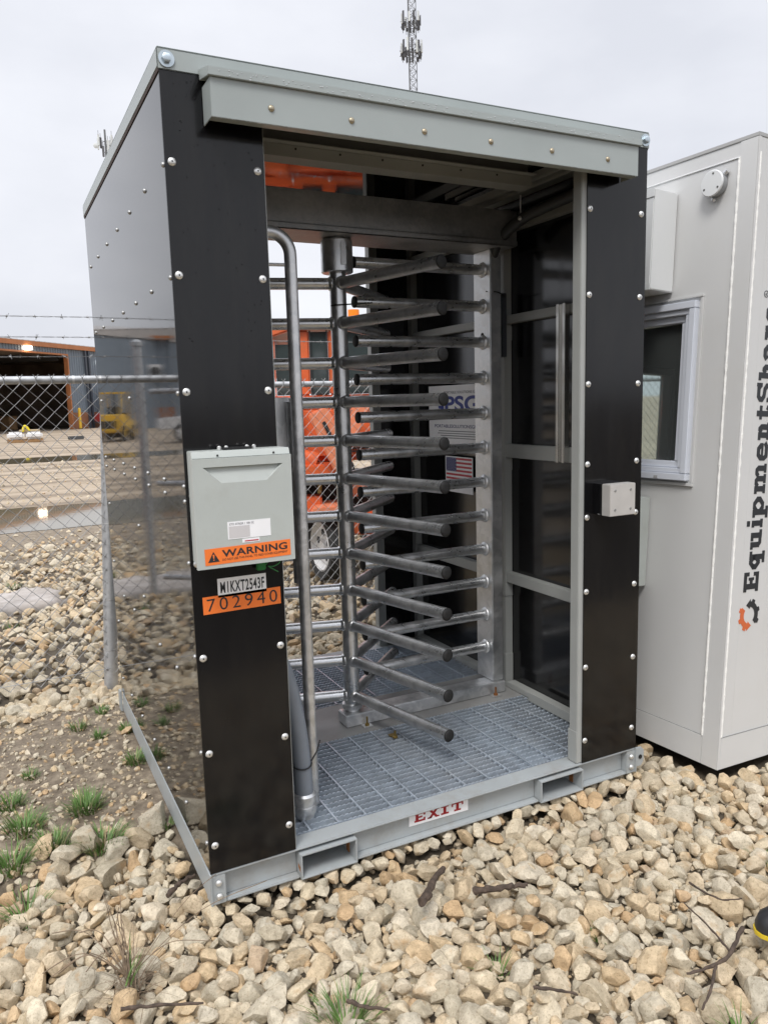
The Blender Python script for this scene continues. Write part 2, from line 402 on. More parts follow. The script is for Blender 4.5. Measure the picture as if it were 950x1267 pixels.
ps = panel(.0, .005, .0055, D-.001, .107, 2.389, PANEL)
for y in (.018, .295, .575, .853, 1.125, 1.40, 1.66):
    for z in ((2.155, 1.862, 1.288, 1.245, .67, .20) if y not in (.018, .853, 1.66) else (2.155, 1.862, 1.55, 1.288, 1.245, 1.066, .787, .49, .20)):
        screw(ps, .0, y, z, R(-90), 'screw', SCRS)
pq = panel(W-.005, W, .0055, D-.001, .107, 2.389, SEMI)
pb = panel(1.4495, W, D, D+.005); pb2 = panel(.0, .275, D, D+.005)
for z in zrow:
    for x in (1.461, 1.70): screw(pb, x, D+.005, z, R(180))
# ---- frame
def fr(*b, name='frame_rail', m=GREYD): return MB().box(*b).build(name, m, booth, .0025)
fr(1.4265, 1.4745, .0055, .05, .106, 2.36, name='frame_post'); fr(.240, .2795, .0055, .05, .106, 2.36, name='frame_post')
fr(1.424, 1.476, .0052, .056, .1062, .236, name='post_sleeve')
fr(1.4265, 1.4745, D-.048, D-.0005, .106, 2.36, name='frame_post'); fr(.240, .2795, D-.048, D-.0005, .106, 2.36, name='frame_post')
for x0, x1, xi in ((W-.045, W-.0055, W-.05), (.0055, .045, .05)):
    fr(x0, x1, .0055, .045, .106, 2.36, name='frame_post'); fr(x0, x1, .815, .868, .106, 2.36, name='frame_post')
    fr(x0, x1, D-.048, D-.0015, .106, 2.36, name='frame_post')
    xs = (x0-.004, x1) if x0 > 1 else (x0, x1+.004)
    for za, zb in ((.1062, .27), (.56, .622), (1.17, 1.228), (1.775, 1.842)): fr(xs[0], xs[1], .811, .872, za, zb, name='post_sleeve')
    for (za, zb) in ((1.234, 1.298), (1.85, 1.888), (.63, .68), (2.255, 2.30)):
        fr(x0+.003, x1, .0455, .8145, za, zb); fr(x0+.003, x1, .8685, D-.0485, za, zb)
    fr(x0-.01 if x0 > 1 else x0, x1 if x0 > 1 else x1+.01, .06, .80, .108, .135); fr(x0-.01 if x0 > 1 else x0, x1 if x0 > 1 else x1+.01, .88, D-.05, .108, .135)
mb = MB(); mb.box(W-.075, W-.058, .30, .60, .1085, .150); mb.build('kick_strip', GREYD, booth, .001)
# ---- roof
mb = MB(); mb.box(.004, W-.004, .004, D-.004, 2.4315, 2.438); mb.build('roof_deck', FLASH, booth, .002)
mb = MB(); mb.box(.008, W-.008, .008, D-.008, 2.425, 2.431); mb.build('ceiling_panel', PANEL, booth)
def trim(a): return MB().box(*a).build('roof_trim', FLASH, booth, .002)
trim((-.004, W+.004, -.004, .0, ZT, H)); trim((-.004, W+.004, D+.0052, D+.010, ZT, H))
trim((-.004, 0, .0005, D+.005, ZT+.006, H)); trim((W, W+.004, .0005, D+.005, ZT+.006, H))
for xa, xb in ((-.0025, .004), (W-.004, W+.0025)): MB().box(xa, xb, .001, D+.004, ZT-.004, ZT+.0055).build('roof_gap_strip', mat('gap_brown', (.05, .03, .025), .8), booth)  # thin dark brown strip along the gap below each side trim
trim((-.003, W+.003, -.003, D+.009, H+.0005, H+.004))
for x in (.020, 1.709):
    mb = MB(); mb.lathe((x, -.004, 2.414), [(.021,0),(.021,.004)], 24, (0,-1,0)); mb.lathe((x, -.004, 2.414), [(.0125,.004),(.0125,.012),(.010,.0135)], 6, (0,-1,0))
    mb.build('roof_bolt', mat('bolt_zinc', (.55, .62, .66), .3, .85, .1, 30), booth)
# hood over the doorway
hood = MB()
hood.box(.110, 1.598, -.0855, -.0825, 2.259, 2.357)
hood.box(.110, .113, -.0825, -.0042, 2.259, 2.357); hood.box(1.595, 1.598, -.0825, -.0042, 2.259, 2.357)
hood.box(.113, 1.595, -.0825, -.052, 2.259, 2.262); hood.box(.113, 1.595, -.054, -.052, 2.2625, 2.275)
hood.prism([(.104,-.0042,2.402),(.104,-.095,2.379),(.104,-.095,2.3575),(.104,-.0858,2.3575),(.104,-.0042,2.374)], (1.502,0,0))
hd = hood.build('canopy', FLASH, booth, .0015)
drops([((.115+1.48*k/150+rd.uniform(-.004,.004), -.084+rd.uniform(-.0005,.0008), 2.2588), rd.uniform(.0012,.0034)) for k in range(150)], (0,0,-1), hd, DROPL)
drops([((rd.uniform(.12,1.58), -.0953, rd.uniform(2.359,2.378)), rd.uniform(.0008,.0022)) for k in range(160)], (0,-1,0), hd, DROPL)
SC2 = MB().lathe((0,0,0), [(.009,-.002),(.009,.001),(.0065,.004),(.003,.0055)], 12, (0,-1,0)).mesh('screw', [mat('brass_screw', (.42, .36, .26), .4, .8)], angle=60)
for x in (.274, .511, .748, .985, 1.223, 1.46): screw(hd, x, -.0855, 2.300, 0, 'canopy_screw', SC2)
# ceiling bars and the glossy panel above the header beam
mb = MB()
mb.box(.05, 1.465, .33, .405, 2.314, 2.352); mb.box(.05, 1.465, .30, .3295, 2.352, 2.356); mb.box(.05, 1.465, .355, .38, 2.3525, 2.4245)
cb = mb.build('ceiling_bar', GREYD, booth, .001)
for k in range(6):
    MB().lathe((.5+.16*k, .329, 2.341), [(.004,0),(.003,.003)], 8, (0,-1,0)).build('bar_rivet', DARK, cb)
for x in (1.545, 1.60): fr(x, x+.02, .06, 1.1, 2.372, 2.402, name='ceiling_rail')
# ================================================================== TURNSTILE
CX, CY = .848, .813
ts = thing('turnstile', 'full height galvanized turnstile with three rows of tubular arms inside the black booth', 'turnstile', (CX, CY, .107))
mb = MB(); mb.box(.05, 1.668, .70, .93, 2.172, 2.322)
mb.box(.05, 1.668, .694, .70, 2.172, 2.196); mb.build('header_beam', galv_mat('dull_galvanised', .48, .5, 80), ts, .003)
MB().lathe((CX, CY, 2.036), [(.06,0),(.065,.004),(.065,.125),(.055,.135)], 32).build('bearing_collar', GALVB, ts)
MB().box(CX-.012, CX+.012, CY-.0685, CY-.064, 2.06, 2.15).build('collar_clamp', GALV, ts, .002)
MB().tube([(CX, CY, .166), (CX, CY, 2.05)], .034, 28).build('column', GALVB, ts)
mb = MB(); mb.lathe((CX, CY, .163), [(.036,0),(.036,.01),(.045,.012),(.045,.03),(.034,.034)], 24); mb.build('column_foot', GALV, ts)
def arm_mesh():
    mb = MB(); L0 = .60
    mb.tube([(.026,0,0),(.034,0,0),(.04,0,0),(L0-.004,0,0)], [.030,.029,.0238,.0238], 20)
    return mb.mesh('arm', [GALVB], angle=40)
def cap_mesh():
    return MB().lathe((.594,0,0), [(.0236,0),(.0246,.002),(.0246,.006),(.0225,.0085),(.010,.0095)], 20, (1,0,0)).mesh('end_cap', [CAPM], angle=50)
ARM, CAP = arm_mesh(), cap_mesh()
for wing in (-76, 44, 164):
    for k in range(12):
        a = put('arm', ARM, ts, (CX, CY, 1.995-.1603*k), R(wing))
        c = put('end_cap', CAP); c.parent = a; c.location = (0,0,0)
mb = MB(); mb.box(1.572, 1.632, .77, .905, .163, 2.171); bp_ = mb.build('barrier_post', galv_mat('bright_galvanised', .68, .42, 40), ts, .004)
for z in (1.80, ):
    MB().lathe((1.5725, .835, z), [(.011,0),(.011,.0015)], 14, (-1,0,0)).build('post_hole', DARK, bp_)
mb = MB(); mb.box(.792, 1.632, .752, .845, .1085, .1625); mb.build('sill_tube', GALV, ts, .004)
for x in (.88, 1.56):
    mb = MB(); mb.box(x-.022, x+.022, .715, .751, .1075, .1115); mb.build('floor_lug', GALV, ts, .001)
    mb = MB(); mb.lathe((x, .732, .1115), [(.011,0),(.011,.007)], 6); mb.tube([(x,.732,.118),(x,.732,.15)], .0045, 8); mb.build('anchor_bolt', RUST if x > 1 else BRASS, ts)
bz = [2.088-.1604*k for k in range(12)]
BAR = MB().tube([(0,0,0),(-.64,0,0)], .0236, 20).mesh('barrier_bar', [GALVB], angle=40)
BCAP = MB().lathe((-.638,0,0), [(.0236,0),(.0245,.002),(.0245,.006),(.0225,.0085),(.010,.0095)], 20, (-1,0,0)).mesh('end_cap', [CAPM], angle=50)
BW = MB().lathe((0,0,0), [(.034,0),(.032,.005),(.0245,.011)], 20, (-1,0,0)).mesh('weld_ring', [GALV], angle=60)
for z in bz:
    b_ = put('barrier_bar', BAR, ts, (1.5715, .832, z)); c = put('end_cap', BCAP); c.parent = b_; c = put('weld_ring', BW); c.parent = b_
# ================================================================== small fixtures on and in the booth
def arcpts(c, r, a0, a1, ex, ey, n=8):
    return [Vector(c)+Vector(ex)*r*math.cos(R(a0+(a1-a0)*i/n))+Vector(ey)*r*math.sin(R(a0+(a1-a0)*i/n)) for i in range(n+1)]
gr = thing('guide_rail', 'bent galvanized guide pole rising from the grating behind the grey conduit', 'pole', (.432, .24, .107))
hx = Vector((-1, .15, 0)).normalized()
top = arcpts(Vector((.432,.24,1.985))+hx*.07, .07, 180, 90, hx, (0,0,1), 10)
mb = MB(); mb.tube([(.432,.24,.107),(.432,.24,1.9)]+top+[top[-1]+hx*.25], .0205, 18); mb.build('pole', GALV, gr)
mb = MB(); mb.tube([Vector((.43,.243,1.955)), Vector((.43,.243,1.955))+hx*.2], .0055, 8); mb.build('cross_rod', GALV, gr)
mb = MB(); mb.tube([(.43,.285,.9),(.43,.285,1.52)], .018, 14); mb.build('inner_pole', GALV, gr)
MB().box(.20, .428, .300, .306, 1.30, 1.535).build('mounting_plate', galv_mat('plate_galvanised', .7, .45, 25), gr, .001)
cd = thing('flexible_conduit', 'grey ribbed flexible conduit curving down beside the bent guide pole to the grating', 'conduit', (.375, .17, .107))
pts = [(.22,.10,.80),(.262,.12,.74),(.300,.135,.66),(.328,.147,.57),(.346,.155,.48),(.36,.162,.38),(.368,.167,.28),(.372,.17,.19)]
def catmull(p, n=14):
    p = [Vector(q) for q in p]; out = []
    for i in range(len(p)-1):
        a, b, c, d = p[max(i-1,0)], p[i], p[i+1], p[min(i+2,len(p)-1)]
        for k in range(n):
            t = k/n; out.append(.5*((2*b)+(-a+c)*t+(2*a-5*b+4*c-d)*t*t+(-a+3*b-3*c+d)*t**3))
    return out+[p[-1]]
cp = catmull(pts, 18)
MB().tube(cp, [.0315+(.0009 if i % 2 else -.0006) for i in range(len(cp))], 20).build('ribbed_hose', CONDUIT, cd, angle=70)
MB().lathe((.373,.17,.118), [(.030,-.012),(.034,0),(.041,.012),(.041,.034),(.037,.036),(.037,.046),(.041,.048),(.041,.072),(.034,.08)], 22).build('fitting', GALV, cd)
mb = MB(); mb.tube([Vector((.366,.166,.305))+Vector((math.cos(a)*.034, math.sin(a)*.034, .01*math.sin(a*1.0))) for a in [i*2*math.pi/16 for i in range(17)]], .003, 6)
mb.tube([(.395,.15,.31),(.425,.17,.33),(.455,.215,.345)], .003, 6); mb.build('cable_tie', RUBBER, cd)
# electrical box
eb = thing('electrical_box', 'light grey electrical enclosure with an orange warning sticker mounted on the left front panel', 'electrical box', (.14, -.0005, 1.07))
mb = MB(); mb.box(.008, .280, -.088, -.001, 1.074, 1.390); mb.build('enclosure_body', BOXG, eb, .002)
# door with a recessed sloping facet
x0, x1, z0, z1, yf, yb = -.003, .279, 1.068, 1.372, -.103, -.089
u0, u1, ut, l0, l1, lt = .026, .254, 1.348, .076, .205, 1.303
dp = .016
mb = MB(); V = lambda x, z, y=yf: (x, y, z)
o = [V(x0,z0), V(x1,z0), V(x1,z1), V(x0,z1)]; i_ = [V(l0,lt), V(l1,lt), V(u1,ut), V(u0,ut)]; d_ = [V(u0+.006,ut,yf+dp*.8), V(u1-.006,ut,yf+dp*.8)]
for a in range(4):
    b = (a+1) % 4; mb.quad(o[a], o[b], i_[b], i_[a])
mb.quad(i_[0], i_[1], d_[1], d_[0]); mb.quad(i_[1], i_[2], d_[1]); mb.quad(i_[3], i_[0], d_[0]); mb.quad(i_[2], i_[3], d_[0], d_[1])
bk = [(p[0], yb, p[2]) for p in o]
for a in range(4):
    b = (a+1) % 4; mb.quad(o[b], o[a], bk[a], bk[b])
mb.quad(*bk[::-1])
door = mb.build('enclosure_door', BOXG, eb, angle=20)
mb = MB(); mb.prism([(-.001,-.0895,1.3725),(-.001,-.098,1.3725),(-.001,-.094,1.383),(-.001,-.0895,1.392)], (.279,0,0)); mb.build('door_hinge', BOXG, eb, .001)
for x in (.07, .23): MB().lathe((x,-.097,1.379), [(.003,0),(.0028,.002)], 8, (0,-1,0)).build('hinge_pin', DARK, eb)
mb = MB()
for z in (1.34, 1.25, 1.16, 1.10): mb.lathe((.0075,-.05,z), [(.007,0),(.007,.0012),(.005,.0016)], 12, (-1,0,0))
mb.build('knockouts', BOXG, eb)
mb = MB()
for x in (.09, .11, .17, .19): mb.lathe((x,-.045,1.391), [(.006,0),(.006,.008),(.003,.011)], 10)
mb.build('hub_screw', SCREW, eb); MB().box(.10, .18, -.06, -.03, 1.3905, 1.397).build('hub_plate', DARK, eb)
def sheet(name, fmap, poly, m, parent, d=.0006): return flat(fmap, poly, .0, d).build(name, m, parent)
def tilted(org, ang, base):
    c, s = math.cos(R(ang)), math.sin(R(ang))
    return lambda u, v, d: base(org[0]+c*u-s*v, org[1]+s*u+c*v, d)
fdoor = lambda u, v, d: (u, yf-.0003-d, v)
lb = sheet('asset_label', tilted((.085,1.145), 0, fdoor), rect(0,0,.124,.049), PAPER, eb)
text('label_print', 'ETO 4770GR 1 10N 3C', tilted((.085,1.145), 0, fdoor), .006, .039, .07, .006, GREYINK, lb, .0012, 0)
MB().box(.0885, .148, yf-.0013, yf-.0011, 1.148, 1.181).build('label_patch', mat('grey_patch', (.6,.58,.58), .5), lb)
sheet('maker_label', tilted((.125,1.132), 0, fdoor), rect(0,0,.05,.011), PAPER, eb)
MB().box(.132, .172, yf-.0016, yf-.0012, 1.135, 1.138).build('maker_print', FLAGRED, eb)
ws = sheet('warning_sticker', tilted((.018,1.078), 1.0, fdoor), rect(0,0,.248,.046), ORANGES, eb)
wf = tilted((.018,1.078), 1.0, fdoor)
text('warning_word', 'WARNING', wf, .048, .0185, .19, .0205, BLACKINK, ws, .0012, .022, 1.05)
text('warning_line', 'DO NOT USE THIS PANEL TO FEED OTHER EQUIPMENT', wf, .048, .0075, .19, .0072, BLACKINK, ws, .0012, .0)
flat(wf, [(.008,.008),(.04,.008),(.024,.037)], .0006, .0012).build('warning_triangle', BLACKINK, ws)
flat(wf, [(.0224,.018),(.0256,.018),(.0264,.029),(.0216,.029)], .0012, .0018).build('exclamation_mark', ORANGES, ws)
flat(wf, rect(.0224,.0125,.0256,.0155), .0012, .0018).build('exclamation_dot', ORANGES, ws)
ffront = lambda u, v, d: (u, -.0004-d, v)
gt = thing('plastic_seal', 'small green plastic security seal hanging under the grey electrical box', 'seal', (.22, -.02, 1.045))
MB().box(.186, .214, -.03, -.016, 1.03, 1.066).build('seal_body', GREENTAG, gt, .003)
MB().tube(catmull([(.214,-.025,1.045),(.232,-.03,1.062),(.256,-.025,1.06),(.258,-.022,1.045),(.235,-.03,1.038),(.22,-.03,1.04),(.25,-.03,1.02)], 6), .0018, 6).build('seal_loop', GREENTAG, gt)
tg = tag(sheet('serial_label', tilted((.0735,.9585), 0, ffront), rect(0,0,.147,.056), PAPER, None), 'white sticker reading M1KXT2543F on the black panel above the orange number sticker', 'sticker')
text('serial_text', 'M1KXT2543F', tilted((.0735,.9585), 0, ffront), .008, .012, .133, .034, BLACKINK, tg, .0012, .02, 1.14)
tg = tag(sheet('number_label', tilted((.028,.913), .5, ffront), rect(0,0,.236,.052), ORANGES, None), 'orange sticker reading 702940 on the left black panel below the white serial sticker', 'sticker')
text('number_text', '702940', tilted((.028,.913), .5, ffront), .012, .008, .213, .037, BLACKINK, tg, .0012, -.004, 1.35)
fweb = lambda u, v, d: (u, .0288-d, v)
es = thing('exit_sign', 'white EXIT sticker with dark red letters on the grey skid below the doorway', 'sign', (.82, .028, .04))
flat(tilted((.70,.044), -1.0, fweb), rect(0,0,.243,.052), .0, .001).build('sign_sheet', PAPER, es)
def exit_text(fm, u, v):
    # wide slab letters
    mb = MB(); s = .0095; h = .033
    def r(a, b, c, d_): flat(fm, rect(u+a, v+b, u+c, v+d_), .0012, .0016, mb)
    r(0,0,.044,.0065); r(0,h-.0065,.044,h); r(.005,.0065,.005+s+.002,h-.0065); r(.017,.0135,.032,.0195); r(.037,.0065,.044,.012); r(.037,h-.012,.044,h-.0065)
    for (a, b, c, d_) in ((.056,0,.098,h),):
        flat(fm, [(u+a,v),(u+a+.012,v),(u+c,v+h),(u+c-.012,v+h)], .0012, .0016, mb); flat(fm, [(u+a,v+h),(u+a+.012,v+h),(u+c,v),(u+c-.012,v)], .0016, .0019, mb)
        for xx in (a-.003, c-.014):
            r(xx,0,xx+.017,.005); r(xx,h-.005,xx+.017,h)
    r(.118,.0065,.118+s+.002,h-.0065); r(.108,0,.14,.0065); r(.108,h-.0065,.14,h)
    r(.171,.0065,.171+s+.002,h-.0065); r(.152,h-.0065,.201,h); r(.163,0,.191,.0065); r(.152,h-.014,.158,h-.0065); r(.195,h-.014,.201,h-.0065)
    return mb
exit_text(tilted((.70,.044), -1.0, fweb), .021, .0095).build('sign_letters', REDINK, es)
# metal junction box on the right panel
jb = thing('junction_box', 'small silver square box with a black back on the right black panel', 'junction box', (1.55, -.0005, 1.08))
MB().box(1.488, 1.606, -.046, -.0006, 1.078, 1.192).build('box_back', PANEL, jb, .002)
MB().box(1.488, 1.610, -.090, -.0465, 1.077, 1.193).build('box_cover', SILVER, jb, .002)
for x in (1.512, 1.586):
    for z in (1.10, 1.17): MB().lathe((x,-.0902,z), [(.0055,0),(.0045,.0012)], 10, (0,-1,0)).build('cover_screw', mat('dimple_grey', (.3,.3,.29), .5, .5), jb)
# signs on the inner right wall
XW = 1.679
fwall = lambda u, v, d: (XW-d, 1.508-u, 1.28+v)
sg = thing('company_sign', 'white sign with blue PSG letters on the inner right wall behind the barrier bars', 'sign', (XW, 1.25, 1.28))
flat(fwall, rect(0,0,.60,.305), 0, .004).build('sign_sheet', PAPER, sg)
text('sign_top_line', 'PORTABLE SOLUTIONS GROUP', fwall, .16, .262, .36, .013, GREYINK, sg, .0046, .005)
text('sign_logo_letters', 'PSG', fwall, .168, .168, .32, .082, BLUEINK, sg, .0046, .03, 1.02)
flat(fwall, [(.10,.205),(.155,.205),(.155,.18),(.12,.15),(.12,.185),(.10,.185)], .004, .0046).build('logo_arrow', BLUEINK, sg)
text('sign_name_line', 'PORTABLESOLUTIONSGROUP', fwall, .06, .085, .48, .017, NAVY, sg, .0046, .01)
for k, (a, b) in enumerate(((.10,.50),(.09,.51),(.12,.48),(.14,.46))):
    MB_ = flat(fwall, rect(a,.066-.012*k,b,.0695-.012*k), .004, .0046); MB_.build('sign_small_print', GREYINK if k % 2 else BLACKINK, sg)
ff = lambda u, v, d: (XW+.004-d, 1.353-u, 1.028+v)
fl = thing('flag_sticker', 'white sheet with a United States flag below the white company sign', 'sticker', (XW, 1.22, 1.03))
flat(ff, rect(0,0,.262,.188), 0, .003).build('sticker_sheet', PAPER, fl)
hS = .135/13
mb = MB()
for k in range(0, 13, 2):
    a = .008 if k < 6 else .008
    u0_ = .108 if k >= 7-1 and False else a
    top_ = .182-k*hS
    mb = flat(ff, rect(.108 if k < 7 else .008, top_-hS, .254, top_), .003, .0035, mb)
mb.build('flag_stripes', FLAGRED, fl)
flat(ff, rect(.008,.182-7*hS,.107,.182), .003, .0035).build('flag_canton', NAVY, fl)
mb = MB()
for r_ in range(9):
    for c_ in range(6 if r_ % 2 == 0 else 5):
        uu = .015+c_*.0165+(0 if r_ % 2 == 0 else .00825); vv = .176-r_*.0078
        flat(ff, [(uu+.0026*math.cos(R(90+36*q))*(1 if q % 2 == 0 else .42), vv+.0026*math.sin(R(90+36*q))*(1 if q % 2 == 0 else .42)) for q in range(10)], .0035, .0039, mb)
mb.build('flag_stars', PAPER, fl)
# steel strut strip, dark strip and tie, upper conduit
sr = thing('strut_channel', 'bright slotted steel strut standing against the right inner wall rails', 'metal strut', (1.66, .39, 1.235))
mb = MB(); mb.box(1.655, 1.681, .362, .366, 1.235, 1.89); mb.box(1.655, 1.681, .414, .418, 1.235, 1.89); mb.box(1.6775, 1.681, .3665, .4135, 1.235, 1.89)
mb.box(1.655, 1.6585, .3665, .378, 1.235, 1.89); mb.box(1.655, 1.6585, .402, .4135, 1.235, 1.89); mb.build('strut_body', mat('bright_steel', (.62,.61,.58), .25, .9, .1, 8, stretch=(6,6,.6)), sr, .0008)
st = thing('cable_channel', 'thin black cable channel tied beside the turnstile barrier post', 'cable channel', (1.662, .85, 1.70))
MB().box(1.652, 1.676, .79, .835, 1.70, 1.985).build('channel_body', mat('black_channel', (.05,.055,.065), .4), st, .002)
MB().tube(catmull([(1.57,.80,1.99),(1.60,.765,1.985),(1.64,.772,1.975),(1.678,.80,1.965),(1.683,.84,1.96)], 6), .003, 6).build('cable_tie', RUBBER, st)
tt = tag(MB().tube(catmull([(CX-.036,CY-.008,1.905),(CX-.02,CY-.035,1.906),(CX+.02,CY-.036,1.909),(CX+.06,CY-.03,1.913),(CX+.14,CY-.03,1.92)], 6), .003, 6).build('cable_tie', RUBBER), 'loose black cable tie wrapped round the turnstile column near its top', 'cable tie')
uc = thing('ceiling_conduit', 'dark conduit clamped along the top of the right inner wall', 'conduit', (1.63, .45, 2.27))
MB().tube(catmull([(1.66,.06,2.395),(1.652,.14,2.335),(1.64,.25,2.298),(1.63,.42,2.285),(1.615,.60,2.262),(1.60,.74,2.20),(1.60,.80,2.13)], 10), .024, 14).build('conduit_tube', mat('dark_conduit', (.06,.062,.062), .45), uc)
for y, z, x in ((.27,2.298,1.638),(.60,2.264,1.613)):
    MB().lathe((x-.02,y-.022,z-.004), [(.009,0),(.009,.008),(.004,.01)], 8, (-1,-.7,0)).build('clamp_bolt', SCREW, uc)
    MB().tube([(x,y,z+.01),(x,y,2.36)], .0035, 6).build('hanger_rod', GALV, uc)
gc = thing('floor_clip', 'small brass grating clip lying on the grating below the lowest front arm', 'clip', (.93, .565, .1075))
mb = MB(); mb.lathe((.93,.565,.108), [(.012,0),(.012,.005),(.005,.007),(.005,.03)], 8); mb.box(.915,.945,.575,.60,.108,.113); mb.build('clip_body', BRASS, gc)
# ================================================================== WHITE BUILDING (slightly leaning, fitted pose) local axes: x = along front face, y = back along the left face, z up
def rot_b(y, tx, ty):
    return Matrix.Rotation(y, 4, 'Z') @ Matrix.Rotation(ty, 4, 'Y') @ Matrix.Rotation(tx, 4, 'X')
BM = Matrix.Translation((2.01471, -.15167, 0)) @ rot_b(R(3.186), R(-.5727), R(3.4866))
gb = thing('guard_building', 'white insulated guard building with a framed window and large black lettering on its front', 'building', matrix=BM)
def bthing(name, label, cat): return thing(name, label, cat, matrix=BM)
BW_, BD_, BH_ = 2.6, 2.3, 2.468
wu0, wu1, wz0, wz1 = .218, 1.25, 1.156, 1.887
mb = MB()   # left wall with a window opening, built of butted blocks
mb.box(.004, .08, .0, wu0, .0, BH_-.012); mb.box(.004, .08, wu1, BD_, .0, BH_-.012)
mb.box(.004, .08, wu0, wu1, .0, wz0); mb.box(.004, .08, wu0, wu1, wz1, BH_-.012)
mb.build('wall', WHITEP, gb)
mb = MB(); mb.box(.0805, BW_, .0, .08, .0, BH_-.012); mb.box(BW_-.08, BW_, .0805, BD_-.0, .0, BH_-.012); mb.build('wall', WHITEP, gb)
mb = MB(); qa, qb, qz0, qz1 = 1.0, 2.3, .95, 1.86     # back wall with its own window opening
mb.box(.0805, qa, BD_-.08, BD_, .0, BH_-.012); mb.box(qb, BW_-.0805, BD_-.08, BD_, .0, BH_-.012); mb.box(qa, qb, BD_-.08, BD_, .0, qz0); mb.box(qa, qb, BD_-.08, BD_, qz1, BH_-.012); mb.build('wall', WHITEP, gb)
mb = MB(); IF = mat('inner_frame', (.10,.11,.11), .5)
mb.box(qa, qb, BD_-.09, BD_+.01, qz0, qz0+.05); mb.box(qa, qb, BD_-.09, BD_+.01, qz1-.05, qz1); mb.box(qa, qa+.05, BD_-.09, BD_+.01, qz0+.05, qz1-.05); mb.box(qb-.05, qb, BD_-.09, BD_+.01, qz0+.05, qz1-.05); mb.box(1.62, 1.70, BD_-.09, BD_+.01, qz0+.05, qz1-.05)
bw = mb.build('window', IF, gb, .002); MB().box(qa+.051, qb-.051, BD_-.02, BD_-.015, qz0+.051, qz1-.051).build('pane', GLASS, bw)
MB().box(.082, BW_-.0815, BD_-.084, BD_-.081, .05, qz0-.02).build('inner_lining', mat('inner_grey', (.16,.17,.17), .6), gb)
MB().box(.0, BW_, .0-.002, BD_, BH_-.0115, BH_+.004).build('roof', mat('roof_edge_grey', (.40,.40,.39), .5), gb, .002)
MB().box(.082, BW_-.082, .082, BD_-.002, .02, .04).build('floor_deck', GREYD, gb)
mb = MB(); mb.box(.0, .0035, .0005, .075, .0, BH_-.012); mb.box(.0, .012, -.004, -.0002, .0, BH_-.012); mb.build('corner_trim', WHITEP, gb, .0012)
mb = MB(); mb.box(.0, .0035, .076, BD_, .0, .1185); mb.box(.0125, BW_, -.004, -.0002, .0, .132); mb.build('base_trim', WHITEP, gb, .0012)
mb = MB(); mb.box(.001, .0038, .076, BD_, .1185, .1205); mb.box(.0125, BW_, -.0042, -.0002, .132, .134); mb.build('trim_joint', mat('joint_shadow_paint', (.25,.25,.24), .8), gb)
def bead(pts, r): # lumpy sealant bead
    p = []; a = Vector(pts[0]); b = Vector(pts[1]); n = 90
    rr = []
    for i in range(n+1):
        p.append(a.lerp(b, i/n)); rr.append(r*(1+.35*mnoise.noise(Vector((i*.9, 3.1, 0)))+.25*math.sin(i*2.9)))
    return p, rr
mb = MB()
for pts in (((-.0, .076, .12), (-.0, .076, 2.40)), ((.013, -.003, .135), (.013, -.003, 2.40))):
    p, rr = bead(pts, .0045); mb.tube(p, rr, 8)
mb.build('sealant_bead', WELD, gb)
mb = MB(); mb.tube([(.002, .0762, 2.40), (.002, 1.9, 2.40)], .003, 6); mb.build('sealant_line', WHITES, gb)
# window
wn = MB()
def ring(mb, x0, x1, a0, a1, b0, b1, t):   # rectangular frame in the wall plane, butted
    mb.box(x0, x1, a0, a1, b0, b0+t); mb.box(x0, x1, a0, a1, b1-t, b1); mb.box(x0, x1, a0, a0+t, b0+t, b1-t); mb.box(x0, x1, a1-t, a1, b0+t, b1-t)
ring(wn, -.022, .05, wu0, wu1, wz0, wz1, .030); ring(wn, -.012, .05, wu0+.0302, wu1-.0302, wz0+.0302, wz1-.0302, .022)
ring(wn, .004, .05, wu0+.0524, wu1-.0524, wz0+.0524, wz1-.0524, .028)
win = wn.build('window', VINYL, gb, .003)
MB().box(.030, .036, wu0+.081, wu1-.081, wz0+.081, wz1-.081).build('pane', GLASS, win)
MB().box(-.0235, -.0222, wu0+.14, wu0+.16, wz0+.006, wz0+.016).build('weep_slot', mat('weep_grey', (.4,.4,.4), .5), win)
mb = MB()
mb.box(-.006, .0035, wu0-.022, wu1+.02, wz1+.012, wz1+.022); mb.box(-.006, .0035, wu0-.022, wu1+.02, wz0-.022, wz0-.008); mb.box(-.004, .0035, wu0-.022, wu0-.010, wz0-.008, wz1+.012)
mb.build('window_surround', WHITEP, gb, .002)
# room seen through the glass: far wall with a second window
MB().box(.081, BW_-.1, .0805, .0835, .05, 2.4).build('inner_lining', mat('inner_grey', (.16,.17,.17), .6), gb)
